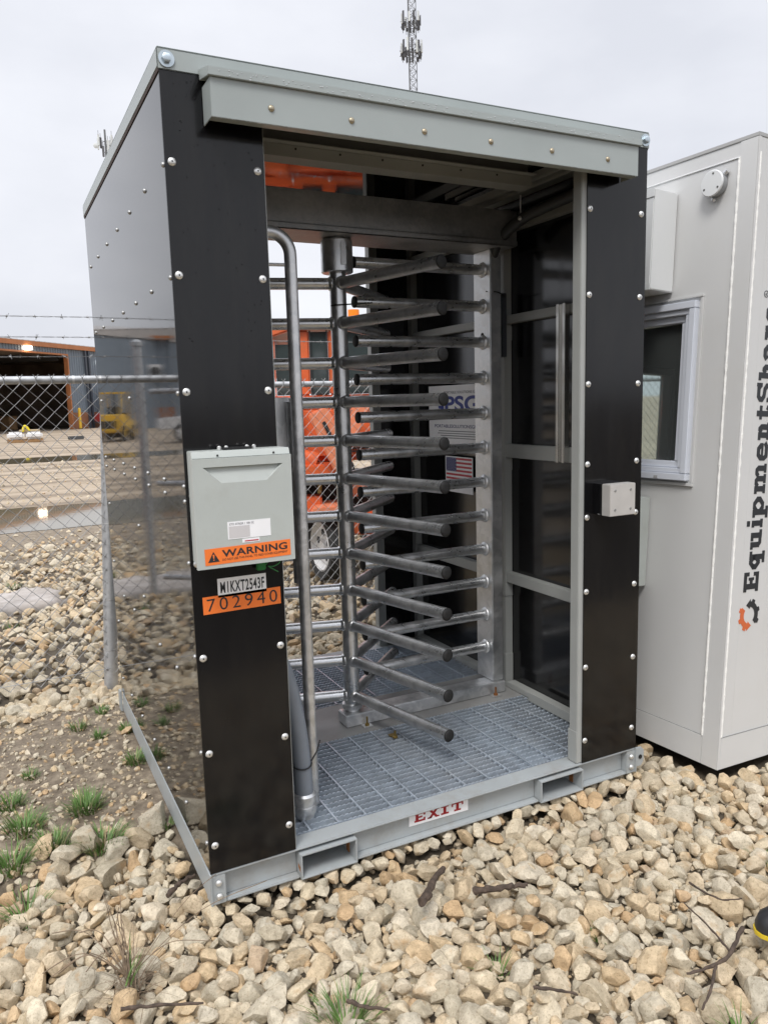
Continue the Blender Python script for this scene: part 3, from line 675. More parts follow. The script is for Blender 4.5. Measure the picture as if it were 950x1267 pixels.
# writing on the front face: reads upwards
fB = lambda u, v, d: (.187-v, -.0002-d, u)
class LT:
    def __init__(s): s.mb = MB(); s.k = 0
    def r(s, a, b, c, d): s.k += 1; flat(fB, rect(a, b, c, d), .0, .0010+.00004*(s.k % 7), s.mb)
    def path(s, pts, t):
        for (a, b) in zip(pts[:-1], pts[1:]):
            A, B = Vector((a[0],a[1],0)), Vector((b[0],b[1],0)); dd = (B-A).normalized(); n = Vector((-dd.y, dd.x, 0))*t/2; e = dd*t*.2
            q = [A-e+n, A-e-n, B+e-n, B+e+n]; s.k += 1
            flat(fB, [(p.x, p.y) for p in q], .0, .0010+.00004*(s.k % 7), s.mb)
    def ring(s, x0, y0, x1, y1, t, tv=.017, c=.018):
        h = t/2; v = tv/2; X0, X1, Y0, Y1 = x0+h, x1-h, y0+v, y1-v
        s.path([(X0, Y0+c), (X0, Y1-c)], t); s.path([(X1, Y0+c), (X1, Y1-c)], t); s.path([(X0+c, Y0), (X1-c, Y0)], tv); s.path([(X0+c, Y1), (X1-c, Y1)], tv)
        m = (t+tv)/2
        for (p, q) in (((X0, Y0+c), (X0+c, Y0)), ((X1-c, Y0), (X1, Y0+c)), ((X1, Y1-c), (X1-c, Y1)), ((X0+c, Y1), (X0, Y1-c))): s.path([p, q], m)
X = .069
lt = LT()
def lett(ch, a, b):
    l = LT(); W_ = b-a; r = lambda p, q, c, d: l.r(a+p, q, a+c, d)
    if ch == 'E':
        Hh = .094; r(.010,.0,.033,Hh); r(0,Hh-.019,W_,Hh); r(0,0,W_,.019); r(W_-.016,.019,W_,.033); r(W_-.016,Hh-.033,W_,Hh-.019); r(.033,.038,.056,.056); r(.046,.030,.058,.064)
    elif ch == 'q':
        l.ring(a, 0, a+W_-.012, X, .022); r(W_-.032,-.02,W_-.010,X); r(W_-.046,-.028,W_+.002,-.012); r(W_-.02,X-.016,W_+.002,X)
    elif ch == 'u':
        r(.008,.012,.030,X); r(0,X-.016,.02,X); l.path([(a+.016,.022),(a+.028,.010),(a+.05,.010)], .018); r(W_-.034,0,W_-.012,X); r(W_-.046,X-.016,W_-.02,X); r(W_-.03,0,W_,.016)
    elif ch == 'i':
        r(.006,0,.028,X); r(0,0,W_,.016); r(0,X-.016,.02,X); r(.005,X+.012,.027,X+.031)
    elif ch == 'p':
        l.ring(a+.012, 0, a+W_, X, .022); r(.010,-.02,.032,X); r(-.002,-.028,.046,-.012); r(0,X-.016,.02,X)
    elif ch in 'mnh':
        st = [.009, W_-.030] if ch != 'm' else [.009, W_/2-.011, W_-.030]
        r(st[0],0,st[0]+.022,X if ch != 'h' else .090)
        r(0,(X if ch != 'h' else .090)-.016,.02,X if ch != 'h' else .090)
        for k, q in enumerate(st):
            r(q-.007,0,q+.029,.015)
            if k:
                r(q,0,q+.022,X-.016); p0 = st[k-1]+.024
                l.path([(a+p0,X-.017),(a+p0+.008,X-.009),(a+q+.004,X-.009),(a+q+.012,X-.019)], .0185)
    elif ch == 'e':
        l.path([(a+W_-.003,.018),(a+W_-.015,.009),(a+.020,.009),(a+.011,.022),(a+.011,X-.024),(a+.024,X-.010),(a+W_-.024,X-.010),(a+W_-.011,X-.024),(a+W_-.011,.034)], .0195); r(.018,.029,W_-.005,.042)
    elif ch == 't':
        r(.012,.012,.034,.086); r(0,X-.016,W_,X); l.path([(a+.022,.02),(a+.03,.009),(a+W_-.012,.009),(a+W_-.006,.022)], .0175)
    elif ch == 'S':
        Hh = .093; l.path([(a+.009,.0),(a+.009,.028)], .015); l.path([(a+.010,.020),(a+.022,.010),(a+W_-.022,.010),(a+W_-.011,.022),(a+W_-.011,.034),(a+W_-.024,.045),(a+.024,.049),(a+.011,.060),(a+.011,.072),(a+.022,Hh-.010),(a+W_-.022,Hh-.010),(a+W_-.011,Hh-.020)], .0195); l.path([(a+W_-.009,Hh),(a+W_-.009,Hh-.028)], .015)
    elif ch == 'a':
        l.path([(a+.006,X-.018),(a+.018,X-.009),(a+W_-.032,X-.009),(a+W_-.02,X-.022),(a+W_-.02,.008)], .02); r(W_-.03,0,W_,.016); l.path([(a+W_-.022,.036),(a+.018,.036),(a+.009,.027),(a+.009,.017),(a+.018,.009),(a+W_-.03,.009),(a+W_-.022,.014)], .016)
    elif ch == 'r':
        r(.009,0,.031,X); r(0,0,.042,.015); r(0,X-.016,.02,X); l.path([(a+.030,X-.02),(a+.040,X-.010),(a+W_-.006,X-.010)], .0195); r(W_-.016,X-.028,W_,X-.012)
    return l.mb
for ch, a, b in (('E',.722,.802),('q',.812,.884),('u',.894,.974),('i',.983,1.017),('p',1.023,1.107),('m',1.118,1.239),('e',1.249,1.321),('n',1.331,1.402),('t',1.412,1.466),('S',1.479,1.555),('h',1.563,1.634),('a',1.642,1.712),('r',1.720,1.776),('e',1.784,1.856)):
    lett(ch, a, b).build('letter', BLACKINK, gb)
mb = MB()
ca, cb_ = 1.892, .079
pp = [(ca+.012*math.cos(R(18*i)), cb_+.012*math.sin(R(18*i))) for i in range(21)]
l = LT(); l.path(pp, .0022); l.mb.build('registered_mark', BLACKINK, gb)
text('registered_letter', 'R', fB, ca-.005, cb_-.006, .010, .012, BLACKINK, gb, .0012, .01)
# gear arrow emblem (in face coordinates: horizontal w, vertical z)
fE = lambda u, v, d: (.141+u, -.0002-d, .625+v)
def gear_arc(a0, a1, head, m):
    mb = MB(); n = 18; ri, ro = .034, .057
    for i in range(n):
        p, q = R(a0+(a1-a0)*i/n), R(a0+(a1-a0)*(i+1)/n)
        flat(fE, [(ri*math.cos(p), ri*math.sin(p)), (ro*math.cos(p), ro*math.sin(p)), (ro*math.cos(q), ro*math.sin(q)), (ri*math.cos(q), ri*math.sin(q))], 0, .0011, mb)
    for f in (.12, .48, .84):
        c = R(a0+(a1-a0)*f); t = R(9)
        flat(fE, [(.0545*math.cos(c-t*1.25), .0545*math.sin(c-t*1.25)), (.068*math.cos(c-t*.8), .068*math.sin(c-t*.8)), (.068*math.cos(c+t*.8), .068*math.sin(c+t*.8)), (.0545*math.cos(c+t*1.25), .0545*math.sin(c+t*1.25))], 0, .0012, mb)
    c = R(head[0]); d = 1 if head[1] > 0 else -1
    tip = R(head[0]+d*32)
    flat(fE, [(.026*math.cos(c), .026*math.sin(c)), (.066*math.cos(c), .066*math.sin(c)), (.047*math.cos(tip), .047*math.sin(tip))], 0, .0013, mb)
    return mb.build('emblem_arrow', m, gb)
gear_arc(-42, 88, (86, 1), BLACKINK); gear_arc(143, 262, (258, 1), ORLOGO)
# things on the building wall
ac = bthing('wall_box', 'white projecting box on the white wall above the building window', 'wall unit')
mb = MB(); mb.box(-.14, .0, .352, .95, 1.935, 2.335); mb.build('box_shell', WHITES, ac, .004)
for za, zb in ((2.30, 2.337), (1.933, 1.958)): MB().box(-.143, -.1404, .350, .952, za, zb).build('box_rim', WHITES, ac, .001)
wl = bthing('wall_lamp', 'round white weatherproof junction box with grey rim high on the white wall', 'wall box')
MB().lathe((.003, .168, 2.322), [(.045,0),(.047,.004),(.047,.028),(.045,.030)], 28, (-1,0,0)).build('lamp_body', mat('box_grey', (.36,.37,.38), .45, .3), wl)
MB().lathe((.003, .168, 2.322), [(.047,.0305),(.050,.032),(.050,.036),(.047,.039)], 32, (-1,0,0)).build('lamp_cover', WHITES, wl)
mb = MB()
for a in (100, 215, 330): mb.lathe((.003, .168+.036*math.cos(R(a)), 2.322+.036*math.sin(R(a))), [(.0045,.0385),(.004,.0405)], 8, (-1,0,0))
mb.build('cover_screw', mat('lamp_screw', (.12,.12,.11), .5, .5), wl)
mb = MB()
mb.tube([(-.008,.135,2.352),(-.008,.118,2.362)], .009, 10); mb.tube([(-.008,.172,2.27),(-.008,.178,2.262)], .009, 10); mb.build('conduit_hub', GALV, wl)
sp = bthing('service_panel', 'grey flat electrical panel low on the white wall below the window', 'electrical box')
MB().box(-.09, .0, .408, .76, .682, 1.075).build('panel_body', BOXG, sp, .003)
MB().lathe((-.045, .4075, .735), [(.014,0),(.014,.001),(.009,.0012),(.009,.0018)], 16, (0,-1,0)).build('knockout', BOXG, sp)
# ================================================================== FENCES
FY = 2.19
def chain_link(mb, A, B, z0, z1, p=.037, r=.0021):
    A, B = Vector(A), Vector(B); Ld = (B-A).length; d = (B-A)/Ld; nrm = Vector((-d.y, d.x, 0))
    hh = p; n = int(Ld/p); m = int((z1-z0)/hh)
    for i in range(n):
        pts = []
        for k in range(m+1):
            s_ = (i+((k+i) % 2))*p
            wob = .004*mnoise.noise(Vector((s_*3, k*.35, 1.7)))
            pts.append(A+d*(s_+wob)+nrm*((.0024 if (k+i) % 2 else -.0024)+.012*mnoise.noise(Vector((s_*1.3, k*.1, 5))))+Vector((0,0,z0+k*hh)))
        mb.tube(pts, r, 4, False)
        top = pts[-1]; s1 = 1 if (m+i) % 2 == 0 else -1   # twisted barbs at the top
        if (m+i) % 2 == 1 and i % 2 == 0:
            mb.tube([top, top+Vector((0,0,.025))], r*1.6, 4, False)
            mb.tube([top+Vector((0,0,.025)), top+d*.014+Vector((0,0,.045))], r*.9, 4, False); mb.tube([top+Vector((0,0,.025)), top-d*.014+Vector((0,0,.045))], r*.9, 4, False)
def barbed(mb, A, B, sag, seed):
    A, B = Vector(A), Vector(B); Ld = (B-A).length; n = int(Ld/.02); d = (B-A)/Ld; rn = random.Random(seed)
    P = lambda t: A+(B-A)*t+Vector((0,0,-sag*4*t*(1-t)+.004*mnoise.noise(Vector((t*Ld*2, seed, 0)))))
    for ph in (0, math.pi):
        mb.tube([P(i/n)+Vector((0, .0022*math.cos(i*.9+ph), .0022*math.sin(i*.9+ph))) for i in range(n+1)], .0013, 4, False)
    k = .06
    while k < Ld:
        c = P(k/Ld); 
        for j in range(2):
            a = Vector((rn.uniform(-.5,.5), rn.uniform(-1,1), rn.uniform(-1,1))).normalized()*.016
            mb.tube([c-a+d*.004*j, c+a+d*.004*j], .0012, 4, False)
        mb.lathe(c-d*.005, [(.0045,0),(.0045,.01)], 6, d)
        k += .127
def post(mb, x, y, h, r=.039, lean=0.): mb.tube([(x-.1*lean,y,-.1),(x+h*lean,y,h)], r, 20)
fc = thing('chain_link_fence', 'chain link fence with barbed wire running left from the rear corner of the booth', 'fence', (0, FY, 0))
mb = MB(); post(mb, .0, FY, 1.70, .037, .060); mb.build('fence_post', FENCEM, fc)
for x in (-3.0, -6.0):
    mb = MB(); post(mb, x, FY, 2.0, .03); mb.build('fence_post', FENCEM, fc)
for z in (.20, .48, .90, 1.3): MB().lathe((.06*z,FY,z), [(.0385,0),(.0385,.004)], 20).build('tie_ring', GALV, fc)
MB().tube([(-6,FY,1.668),(.10,FY,1.668)], .0205, 14).build('top_rail', FENCEM, fc)
MB().lathe((-.072,FY,1.668), [(.0215,0),(.0215,.012)], 14, (1,0,0)).build('rail_sleeve', GALV, fc)
mb = MB(); chain_link(mb, (-5.98, FY-.03, 0), (.06, FY-.03, 0), .06, 1.67); mb.build('fence_mesh', WIRE, fc)
MB().tube([(-6,FY-.036,.11),(-2,FY-.036,.08),(0,FY-.036,.10)], .002, 4).build('tension_wire', WIRE, fc)
for z, sg_ in ((1.985, .012), (1.882, .01), (1.784, .012)):
    mb = MB(); barbed(mb, (-6, FY, z), (.12, FY, z+.004), sg_, int(z*100)); mb.build('barbed_wire', WIRE, fc)
f2 = thing('chain_link_fence', 'chain link fence behind the booth between the turnstile and the orange machine', 'fence', (.75, 3.0, 0))
for x in (.72, 3.4, 6.1):
    mb = MB(); post(mb, x, 3.0, 1.70, .03); mb.build('fence_post', FENCEM, f2)
MB().tube([(.72,3.0,1.648),(6.1,3.0,1.64)], .021, 14).build('top_rail', FENCEM, f2)
mb = MB(); chain_link(mb, (.74, 2.975, 0), (6.05, 2.975, 0), .05, 1.648); mb.build('fence_mesh', WIRE, f2)
for z in (1.95, 1.80):
    mb = MB(); barbed(mb, (.72, 3.0, z), (6.1, 3.0, z-.01), .01, int(z*90)); mb.build('barbed_wire', WIRE, f2)
f3 = thing('fence_gate', 'open pipe-framed chain link gate leaf hung on a grey post left of the booth', 'gate', (-.6, 4.28, 0))
mb = MB(); post(mb, -.62, 4.28, 2.02, .035); mb.lathe((-.62,4.28,2.0), [(.045,0),(.045,.03),(.02,.05)], 14); mb.build('gate_post', FENCEM, f3)
ga, gbv = Vector((-.70, 4.24, 0)), Vector((-2.3, 2.9, 0))
for z in (.12, .9, 1.64): MB().tube([ga+Vector((0,0,z)), gbv+Vector((0,0,z))], .022, 10).build('gate_rail', FENCEM, f3)
MB().tube([gbv+Vector((0,0,.1)), gbv+Vector((0,0,1.66))], .022, 10).build('gate_stile', FENCEM, f3)
mb = MB(); chain_link(mb, ga, gbv, .12, 1.64); mb.build('gate_mesh', WIRE, f3)
# ================================================================== WAREHOUSE
CORR = mat('blue_grey_cladding', (.17, .205, .245), .5, .1, .1, 1.2)
ROOFM = mat('pale_roof_sheet', (.42, .40, .385), .5, .2, .08, 1.5)
OCHRE = mat('ochre_trim', (.42, .16, .06), .6, 0, .1, 2)
BRICKB = mat('brown_wainscot', (.26, .115, .06), .8, 0, .15, 3)
INNER = mat('dark_interior', (.34, .26, .20), .8, 0, .5, .5)
wo = Vector((-3.433, 53.233, -.02)); wd = Vector((.646, .763, 0)).normalized(); wn_ = Vector((-wd.y, wd.x, 0))   # along, back
WM = Matrix.Translation(wo) @ Matrix(((wd.x, wn_.x, 0, 0), (wd.y, wn_.y, 0, 0), (0, 0, 1, 0), (0, 0, 0, 1)))
wh = thing('warehouse', 'large blue grey metal warehouse with a wide open bay door seen beyond the fence', 'warehouse', matrix=WM)
def corr_wall(x0, x1, z0, z1, y=0., p=.30, dpt=.05):
    mb = MB(); pr = []; x = x0
    while x < x1:
        for dx, dy in ((0,0),(.18,0),(.21,-dpt),(.27,-dpt)):
            if x+dx <= x1: pr.append((x+dx, y+dy))
        x += p
    pr.append((x1, y))
    for a, b in zip(pr[:-1], pr[1:]): mb.quad((a[0],a[1],z0),(b[0],b[1],z0),(b[0],b[1],z1),(a[0],a[1],z1))
    return mb
DX0, DX1, DZ, EA, LW = .5, 13.6, 5.72, 6.22, 46.
corr_wall(DX1+.12, LW, 1.3, EA).build('wall', CORR, wh, angle=20); corr_wall(-1.0, DX0-.12, 1.3, EA).build('wall', CORR, wh, angle=20)
corr_wall(DX0-.12, DX1+.12, DZ+.12, EA).build('wall', CORR, wh, angle=20)
MB().box(DX1+.12, LW, -.06, .2, 0, 1.3).build('wainscot', BRICKB, wh); MB().box(-1.0, DX0-.12, -.06, .2, 0, 1.3).build('wainscot', BRICKB, wh); MB().box(-1.0, -.9, .25, 32, 0, EA+.3).build('end_wall', CORR, wh)
mb = MB(); mb.box(DX0-.12, DX0, -.07, .3, 0, DZ); mb.box(DX1, DX1+.12, -.07, .3, 0, DZ); mb.box(DX0-.12, DX1+.12, -.07, .3, DZ, DZ+.12); mb.build('door_frame', OCHRE, wh)
mb = MB(); mb.box(-1.1, LW, -.25, .12, EA, EA+.32); mb.build('eave_trim', OCHRE, wh)
mb = MB(); mb.prism([(-1.1,-.2,EA+.33),(-1.1,16,EA+1.75),(-1.1,32,EA+.33)], (LW+1,0,0)); mb.build('roof', ROOFM, wh)
mb = MB(); x = -1.1
while x < LW: mb.bar((x,-.2,EA+.36),(x,16,EA+1.78), .07, .05); x += .6
mb.build('roof_ribs', ROOFM, wh)
mb = MB(); mb.box(-.8, DX1+12, 14, 14.2, 0, EA); mb.box(-.8, DX1+12, .3, 14, EA-.3, EA-.1); mb.box(DX1+11.8, DX1+12, .3, 14, 0, EA-.3); mb.box(-.8, -.6, .3, 14, 0, EA-.3)
mb.build('interior_shell', INNER, wh)
MB().box(-.55, DX1+12, .0, 13.9, .0, .02).build('concrete_floor', mat('shop_floor', (.24,.20,.16), .5, 0, .3, .6), wh)
for x in (15.70, 16.15): MB().box(x, x+.17, -.22, -.07, 0, EA).build('downspout', mat('dark_blue_pipe', (.06,.07,.09), .5), wh)
mb = MB()
for x in np.linspace(DX0, DX1, 7): mb.box(x, x+.12, .8, 13, DZ-.35, DZ-.1)
mb.build('roof_purlins', mat('steel_dark', (.05,.05,.05), .6), wh)
fx = MB().box(8.6, 9.15, -.4, -.08, 5.90, 6.16).build('flood_light', emit('lamp_glow', (1, .88, .7), 7), wh)
MB().lathe((17.6, -.1, 5.35), [(.16,0),(.16,.1),(.1,.16)], 12, (0,-1,0)).build('wall_light', emit('lamp_small', (1, .97, .9), 3), wh)
MB().box(9.5, 12.2, 6, 7, 3.6, 4.6).build('unit_heater', mat('heater_grey', (.14,.13,.12), .6), wh)
MB().tube([(8.0,5,5.4),(8.0,5,4.4),(9.0,5,4.0)], .3, 12).build('duct', mat('duct_metal', (.2,.2,.2), .5, .5), wh)
def wthing(name, label, cat, group=None): return thing(name, label, cat, matrix=WM, group=group)
CRC = [mat('crate_'+n, c, .7, 0, .2, 2) for n, c in (('brown', (.22,.13,.06)), ('grey', (.18,.18,.18)), ('ochre', (.34,.20,.04)), ('black', (.03,.03,.035)), ('pale', (.42,.40,.36)), ('red', (.3,.03,.025)))]
for k, (x, lab) in enumerate(((6.6, 'dark steel storage rack crowded with parts at the far left inside the warehouse door'), (10.2, 'dark steel storage rack crowded with parts in the middle of the warehouse bay'), (13.8, 'dark steel storage rack crowded with parts near the right jamb of the warehouse door'))):
    rk = wthing('storage_rack', lab, 'rack', 'storage racks inside the warehouse')
    mb = MB()
    for xx in (x, x+2.5):
        for yy in (9, 10): mb.box(xx, xx+.09, yy, yy+.09, .02, 3.1)
    mb.build('upright', mat('rack_blue', (.06,.10,.20), .6), rk)
    for z in (1.0, 2.0, 3.0): MB().box(x, x+2.6, 8.95, 10.1, z, z+.1).build('shelf', mat('rack_orange', (.45,.15,.03), .6), rk)
    for z in (.02, 1.11, 2.11):
        xx = x+.1
        while xx < x+2.2:
            ww = rnd.uniform(.25,.6); MB().box(xx, xx+ww, 9.1, 9.8, z, z+rnd.uniform(.3,.75)).build('stored_part', rnd.choice(CRC), rk, .02); xx += ww+rnd.uniform(.03,.2)
for (x, yv, wv, hv, c, lab) in ((12.2, 4.6, .9, 1.1, 0, 'brown crate standing on the warehouse floor nearest the right door jamb'), (10.7, 5.2, 1.1, .9, 3, 'black bin on the warehouse floor left of the brown crate'), (8.2, 4.8, 1.3, 1.0, 1, 'grey crate on the warehouse floor behind the white pallet load')):
    c_ = wthing('crate', lab, 'crate', 'crates inside the warehouse')
    MB().box(x, x+wv, yv, yv+.9, .08, hv).build('crate_body', CRC[c], c_, .03); MB().box(x-.03, x+wv+.03, yv-.03, yv+.93, hv, hv+.06).build('crate_lid', CRC[c], c_, .01)
bo = wthing('bollard', 'yellow steel bollard beside the warehouse door opening', 'bollard')
MB().lathe((13.85,-.55,0), [(.11,0),(.11,1.55),(.09,1.62),(.04,1.66)], 16).build('bollard_pipe', YELLOW, bo); MB().lathe((13.85,-.55,0), [(.16,.0),(.16,.05)], 16).build('base_plate', TYRE, bo)
eq = wthing('shop_compressor', 'dark upright machine with a red engine and small wheels beside the brown warehouse wainscot', 'machine')
mb = MB(); mb.box(16.9, 17.8, -1.3, -.5, .35, 3.0); mb.build('mast_cabinet', mat('machine_black', (.03,.032,.035), .5, 0, .2, 3), eq, .03)
MB().lathe((16.2,-.9,.8), [(.35,-.5),(.38,-.45),(.38,.45),(.35,.5)], 16, (1,0,0)).build('red_engine', mat('engine_red', (.22,.02,.02), .5), eq)
for x in (15.8, 16.7, 17.6): MB().lathe((x,-1.4,.42), [(.25,-.1),(.42,-.08),(.42,.08),(.25,.1)], 20, (0,-1,0)).build('wheel', TYRE, eq)
MB().box(15.7, 17.8, -1.2, -.5, .4, .55).build('frame', mat('machine_black', (.03,.032,.035)), eq)
def at_az(px, dist, z=0, py=530):
    d = CR*((px-475)/F)-CU*((py-633.5)/F)+CF; d.z = 0; d.normalize(); return Vector((CAMP.x+d.x*dist, CAMP.y+d.y*dist, z))
# pallet of wrapped bales, black mat
pc = at_az(30, 42)
pt = thing('wrapped_pallet', 'white wrapped bales on a wooden pallet with a yellow strap before the warehouse door', 'pallet', pc)
mb = MB()
for k in range(3): mb.box(pc.x-.8, pc.x+.8, pc.y-.5+k*.42, pc.y-.38+k*.42, .0, .13)
for k in range(6): mb.box(pc.x-.8+k*.29, pc.x-.65+k*.29, pc.y-.5, pc.y+.48, .131, .155)
mb.build('pallet_base', WOOD, pt)
for dx in (-.42, .40): MB().box(pc.x+dx-.38, pc.x+dx+.38, pc.y-.48, pc.y+.46, .16, .50).build('wrapped_bale', WRAP, pt, .1, 3)
MB().box(pc.x-.25, pc.x+.7, pc.y-.3, pc.y+.3, .505, .60).build('tan_cover', mat('tan_cloth', (.5,.40,.25), .8), pt, .04)
mb = MB(); mb.tube(catmull([(pc.x-.1,pc.y-.35,.52),(pc.x-.0,pc.y-.3,.78),(pc.x+.12,pc.y-.3,.70),(pc.x+.2,pc.y-.3,.55)], 6), .06, 8); mb.build('yellow_strap', mat('bright_yellow', (.75,.6,.02), .6), pt)
mc = at_az(93, 43)
mt = thing('rubber_block', 'black rubber wheel stop lying on the yard before the bollard', 'wheel stop', mc)
mb = MB(); mb.prism([(mc.x-.38,mc.y-.2,0),(mc.x-.38,mc.y-.12,.16),(mc.x-.38,mc.y+.12,.16),(mc.x-.38,mc.y+.2,0)], (.76,0,0)); mb.build('block_body', TYRE, mt, .02)
MB().box(mc.x-.1, mc.x+.1, mc.y-.1, mc.y+.1, .1605, .165).build('block_strip', mat('block_grey', (.15,.15,.15), .7), mt)
# second grey building and yard vehicles, off to the left (seen mirrored in the booth side)
b2o = Vector((-12.3, 58.5, 0)); 
b2 = thing('shop_building', 'grey metal building with a wall air conditioner, mirrored in the booth side', 'building', b2o, local=True)
for nm, x0, x1 in (('wall', 0, 6.6),):
    corr_wall(x0, x1, 1.5, 6.7).build('wall', CORR, b2, angle=20); MB().box(x0, x1, -.05, .2, 0, 1.5).build('wainscot', BRICKB, b2)
corr_wall(0, 14, 0, 6.7).build('side_wall', CORR, b2).rotation_euler[2] = R(90)
MB().prism([(-.2,-.3,6.72),(7.,-.3,6.72),(7.,4,7.9),(3.,4,7.9)], (0,14,0)).build('roof', ROOFM, b2)
MB().box(-.25, 7., -.42, -.302, 6.55, 6.85).build('eave_trim', OCHRE, b2)
acu = thing('air_conditioner', 'pale wall air conditioner with a round dark fan on the grey shop building', 'air conditioner', b2o, local=True)
MB().box(.9, 2.1, -.6, -.08, 3.6, 4.7).build('unit_case', WRAP, acu, .04); MB().lathe((1.35,-.605,4.15), [(.38,0),(.38,.02),(.1,.03)], 24, (0,-1,0)).build('fan_grille', TYRE, acu)
hl = thing('tan_shed', 'low tan roofed shed behind the grey shop building', 'building', (-22, 66, 0), local=True)
MB().box(-6, 7, 0, 9, 0, 4.2).build('wall', mat('tan_wall', (.36,.30,.24), .7, 0, .1, 1), hl); MB().prism([(-6.4,-.4,4.21),(-6.4,4.5,6.2),(-6.4,9.4,4.21)], (13.8,0,0)).build('roof', ROOFM, hl)
# yellow forklift
def wheel(mb_t, mb_r, c, r, wd_, ax):
    mb_t.lathe(c, [(r*.5,-.01),(r*.62,-wd_/2),(r*.93,-wd_/2),(r,-wd_*.32),(r,wd_*.32),(r*.93,wd_/2),(r*.62,wd_/2),(r*.5,.01)], 24, ax); mb_r.lathe(c, [(r*.6,-wd_*.42),(r*.62,-wd_*.35),(r*.62,wd_*.35),(r*.6,wd_*.42),(r*.2,wd_*.5)], 24, ax)
fk = thing('forklift', 'yellow forklift with a black overhead guard parked in the yard left of the booth', 'forklift', (-4.9, 36.6, 0), rz=R(25), local=True)
MB().prism([(-.6,-1.2,.45),(-.6,.9,.45),(-.6,.9,.95),(-.6,.1,1.05),(-.6,-.2,1.25),(-.6,-1.2,1.2)], (1.2,0,0)).build('body', YELLOW, fk, .06)
MB().box(-.58,.58,-1.45,-1.205,.4,1.15).build('counterweight', YELLOW, fk, .08); MB().box(-.42,.42,-1.462,-1.452,.6,.95).build('rear_grille', TYRE, fk)
mb = MB()
for x in (-.5,.5):
    mb.bar((x,-.85,1.2),(x,-.45,2.2),.07,.07); mb.bar((x,.75,.95),(x,.45,2.2),.07,.07); mb.box(x-.04,x+.04,-.5,.5,2.2,2.28)
for k in range(6): mb.box(-.46,.46,-.45+k*.18,-.40+k*.18,2.21,2.27)
mb.build('overhead_guard', YELLOW, fk)
mb = MB()
for x in (-.35,.35): mb.box(x-.06,x+.06,1.0,1.15,.1,2.3)
mb.box(-.4,.4,1.0,1.12,1.2,1.3); mb.box(-.5,.5,1.16,1.22,.15,.6); mb.build('mast', RUBBER, fk)
mb = MB()
for x in (-.3,.3): mb.box(x-.06,x+.06,1.23,2.2,.1,.15)
mb.build('fork', RUBBER, fk); MB().box(-.25,.25,-.35,.1,1.06,1.6).build('seat', RUBBER, fk, .05)
for x, y in ((-.55,.75),(.55,.75),(-.55,-.85),(.55,-.85)):
    a, b = MB(), MB(); wheel(a, b, (x,y,.36), .36, .26, (1,0,0)); t_ = a.build('tyre', TYRE, fk); b.build('rim', YELLOW, t_)
tr = thing('pickup_truck', 'white pickup truck with dark load parked far left of the booth', 'truck', (-8.6, 31, 0), rz=R(-65), local=True)
MB().prism([(-.95,-2.6,.55),(-.95,2.6,.55),(-.95,2.6,1.05),(-.95,1.2,1.15),(-.95,.6,1.75),(-.95,-.8,1.8),(-.95,-1.0,1.1),(-.95,-2.6,1.1)], (1.9,0,0)).build('body', WRAP, tr, .06)
mb = MB(); mb.prism([(-.956,.95,1.2),(-.956,.55,1.65),(-.956,-.65,1.68),(-.956,-.7,1.2)], (.004,0,0)); mb.prism([(.952,.95,1.2),(.952,.55,1.65),(.952,-.65,1.68),(.952,-.7,1.2)], (.004,0,0)); mb.build('side_window', CABGLASS, tr)
MB().box(-.85,.85,-2.5,-1.05,1.11,1.7).build('load', TYRE, tr, .05)
for x, y in ((-.9,1.6),(.9,1.6),(-.9,-1.7),(.9,-1.7)):
    a, b = MB(), MB(); wheel(a, b, (x,y,.4), .4, .26, (1,0,0)); t_ = a.build('tyre', TYRE, tr); b.build('rim', WHITERIM, t_)
# ================================================================== ORANGE MACHINE behind the booth
vo = at_az(407, 6.6, 0, 600); vf = Vector((vo.x-CAMP.x, vo.y-CAMP.y, 0)).normalized(); vr = Vector((vf.y, -vf.x, 0))
VM = Matrix.Translation(vo) @ Matrix(((vr.x, vf.x, 0, 0), (vr.y, vf.y, 0, 0), (0, 0, 1, 0), (0, 0, 0, 1)))
om = thing('work_vehicle', 'orange wheeled work machine with a glazed cab standing behind the turnstile and fence', 'work machine', matrix=VM)
sx = .0069
def L_(px): return (px-407)*sx
def Z_(py): return 1.51+(499-py)*sx
cx0, cx1 = L_(326), L_(486); zt, zb = Z_(411), Z_(489)
mb = MB()      # cab shell: posts and roof
for (a, b) in ((326,331),(371,389),(412,429),(476,486)): mb.box(L_(a), L_(b), .05, .11, zb, zt)
mb.box(cx0, cx1, .05, .11, zb-.08, zb); mb.box(cx0, L_(345), .115, 1.3, zt-.35, zt-.02); mb.box(cx1-.05, cx1, .115, 1.3, zb, zt); mb.box(cx0, cx0+.05, .115, 1.3, zb, zt-.36)
mb.prism([(cx0-.02,.0,zt-.10),(L_(368),.0,zt),(cx1+.02,.0,zt),(cx1+.02,.0,zt+.07),(L_(366),.0,zt+.07),(cx0-.02,.0,zt-.04)], (0,1.35,0))
mb.build('cab', ORANGE, om, .012)
for a, b in ((331.5,346),(347.5,370.5),(389.5,411.5),(429.5,475.5)):
    g = MB().box(L_(a)+.004, L_(b)-.004, .065, .075, zb+.004, zt-.012 if a > 350 else zt-.11).build('window', CABGLASS, om, .0)
mb = MB()
for a, b in ((389.2,411.8),(429.2,475.8)): 
    for q in ((L_(a), L_(a)+.014, zb+.002, zt-.002), (L_(b)-.014, L_(b), zb+.002, zt-.002), (L_(a)+.0145, L_(b)-.0145, zb+.002, zb+.016)): mb.box(q[0], q[1], .042, .0495, q[2], q[3])
mb.build('window_seal', RUBBER, om)
MB().box(L_(346.2), L_(347.3), .04, .11, zb, zt-.06).build('window_post', ORANGE, om)
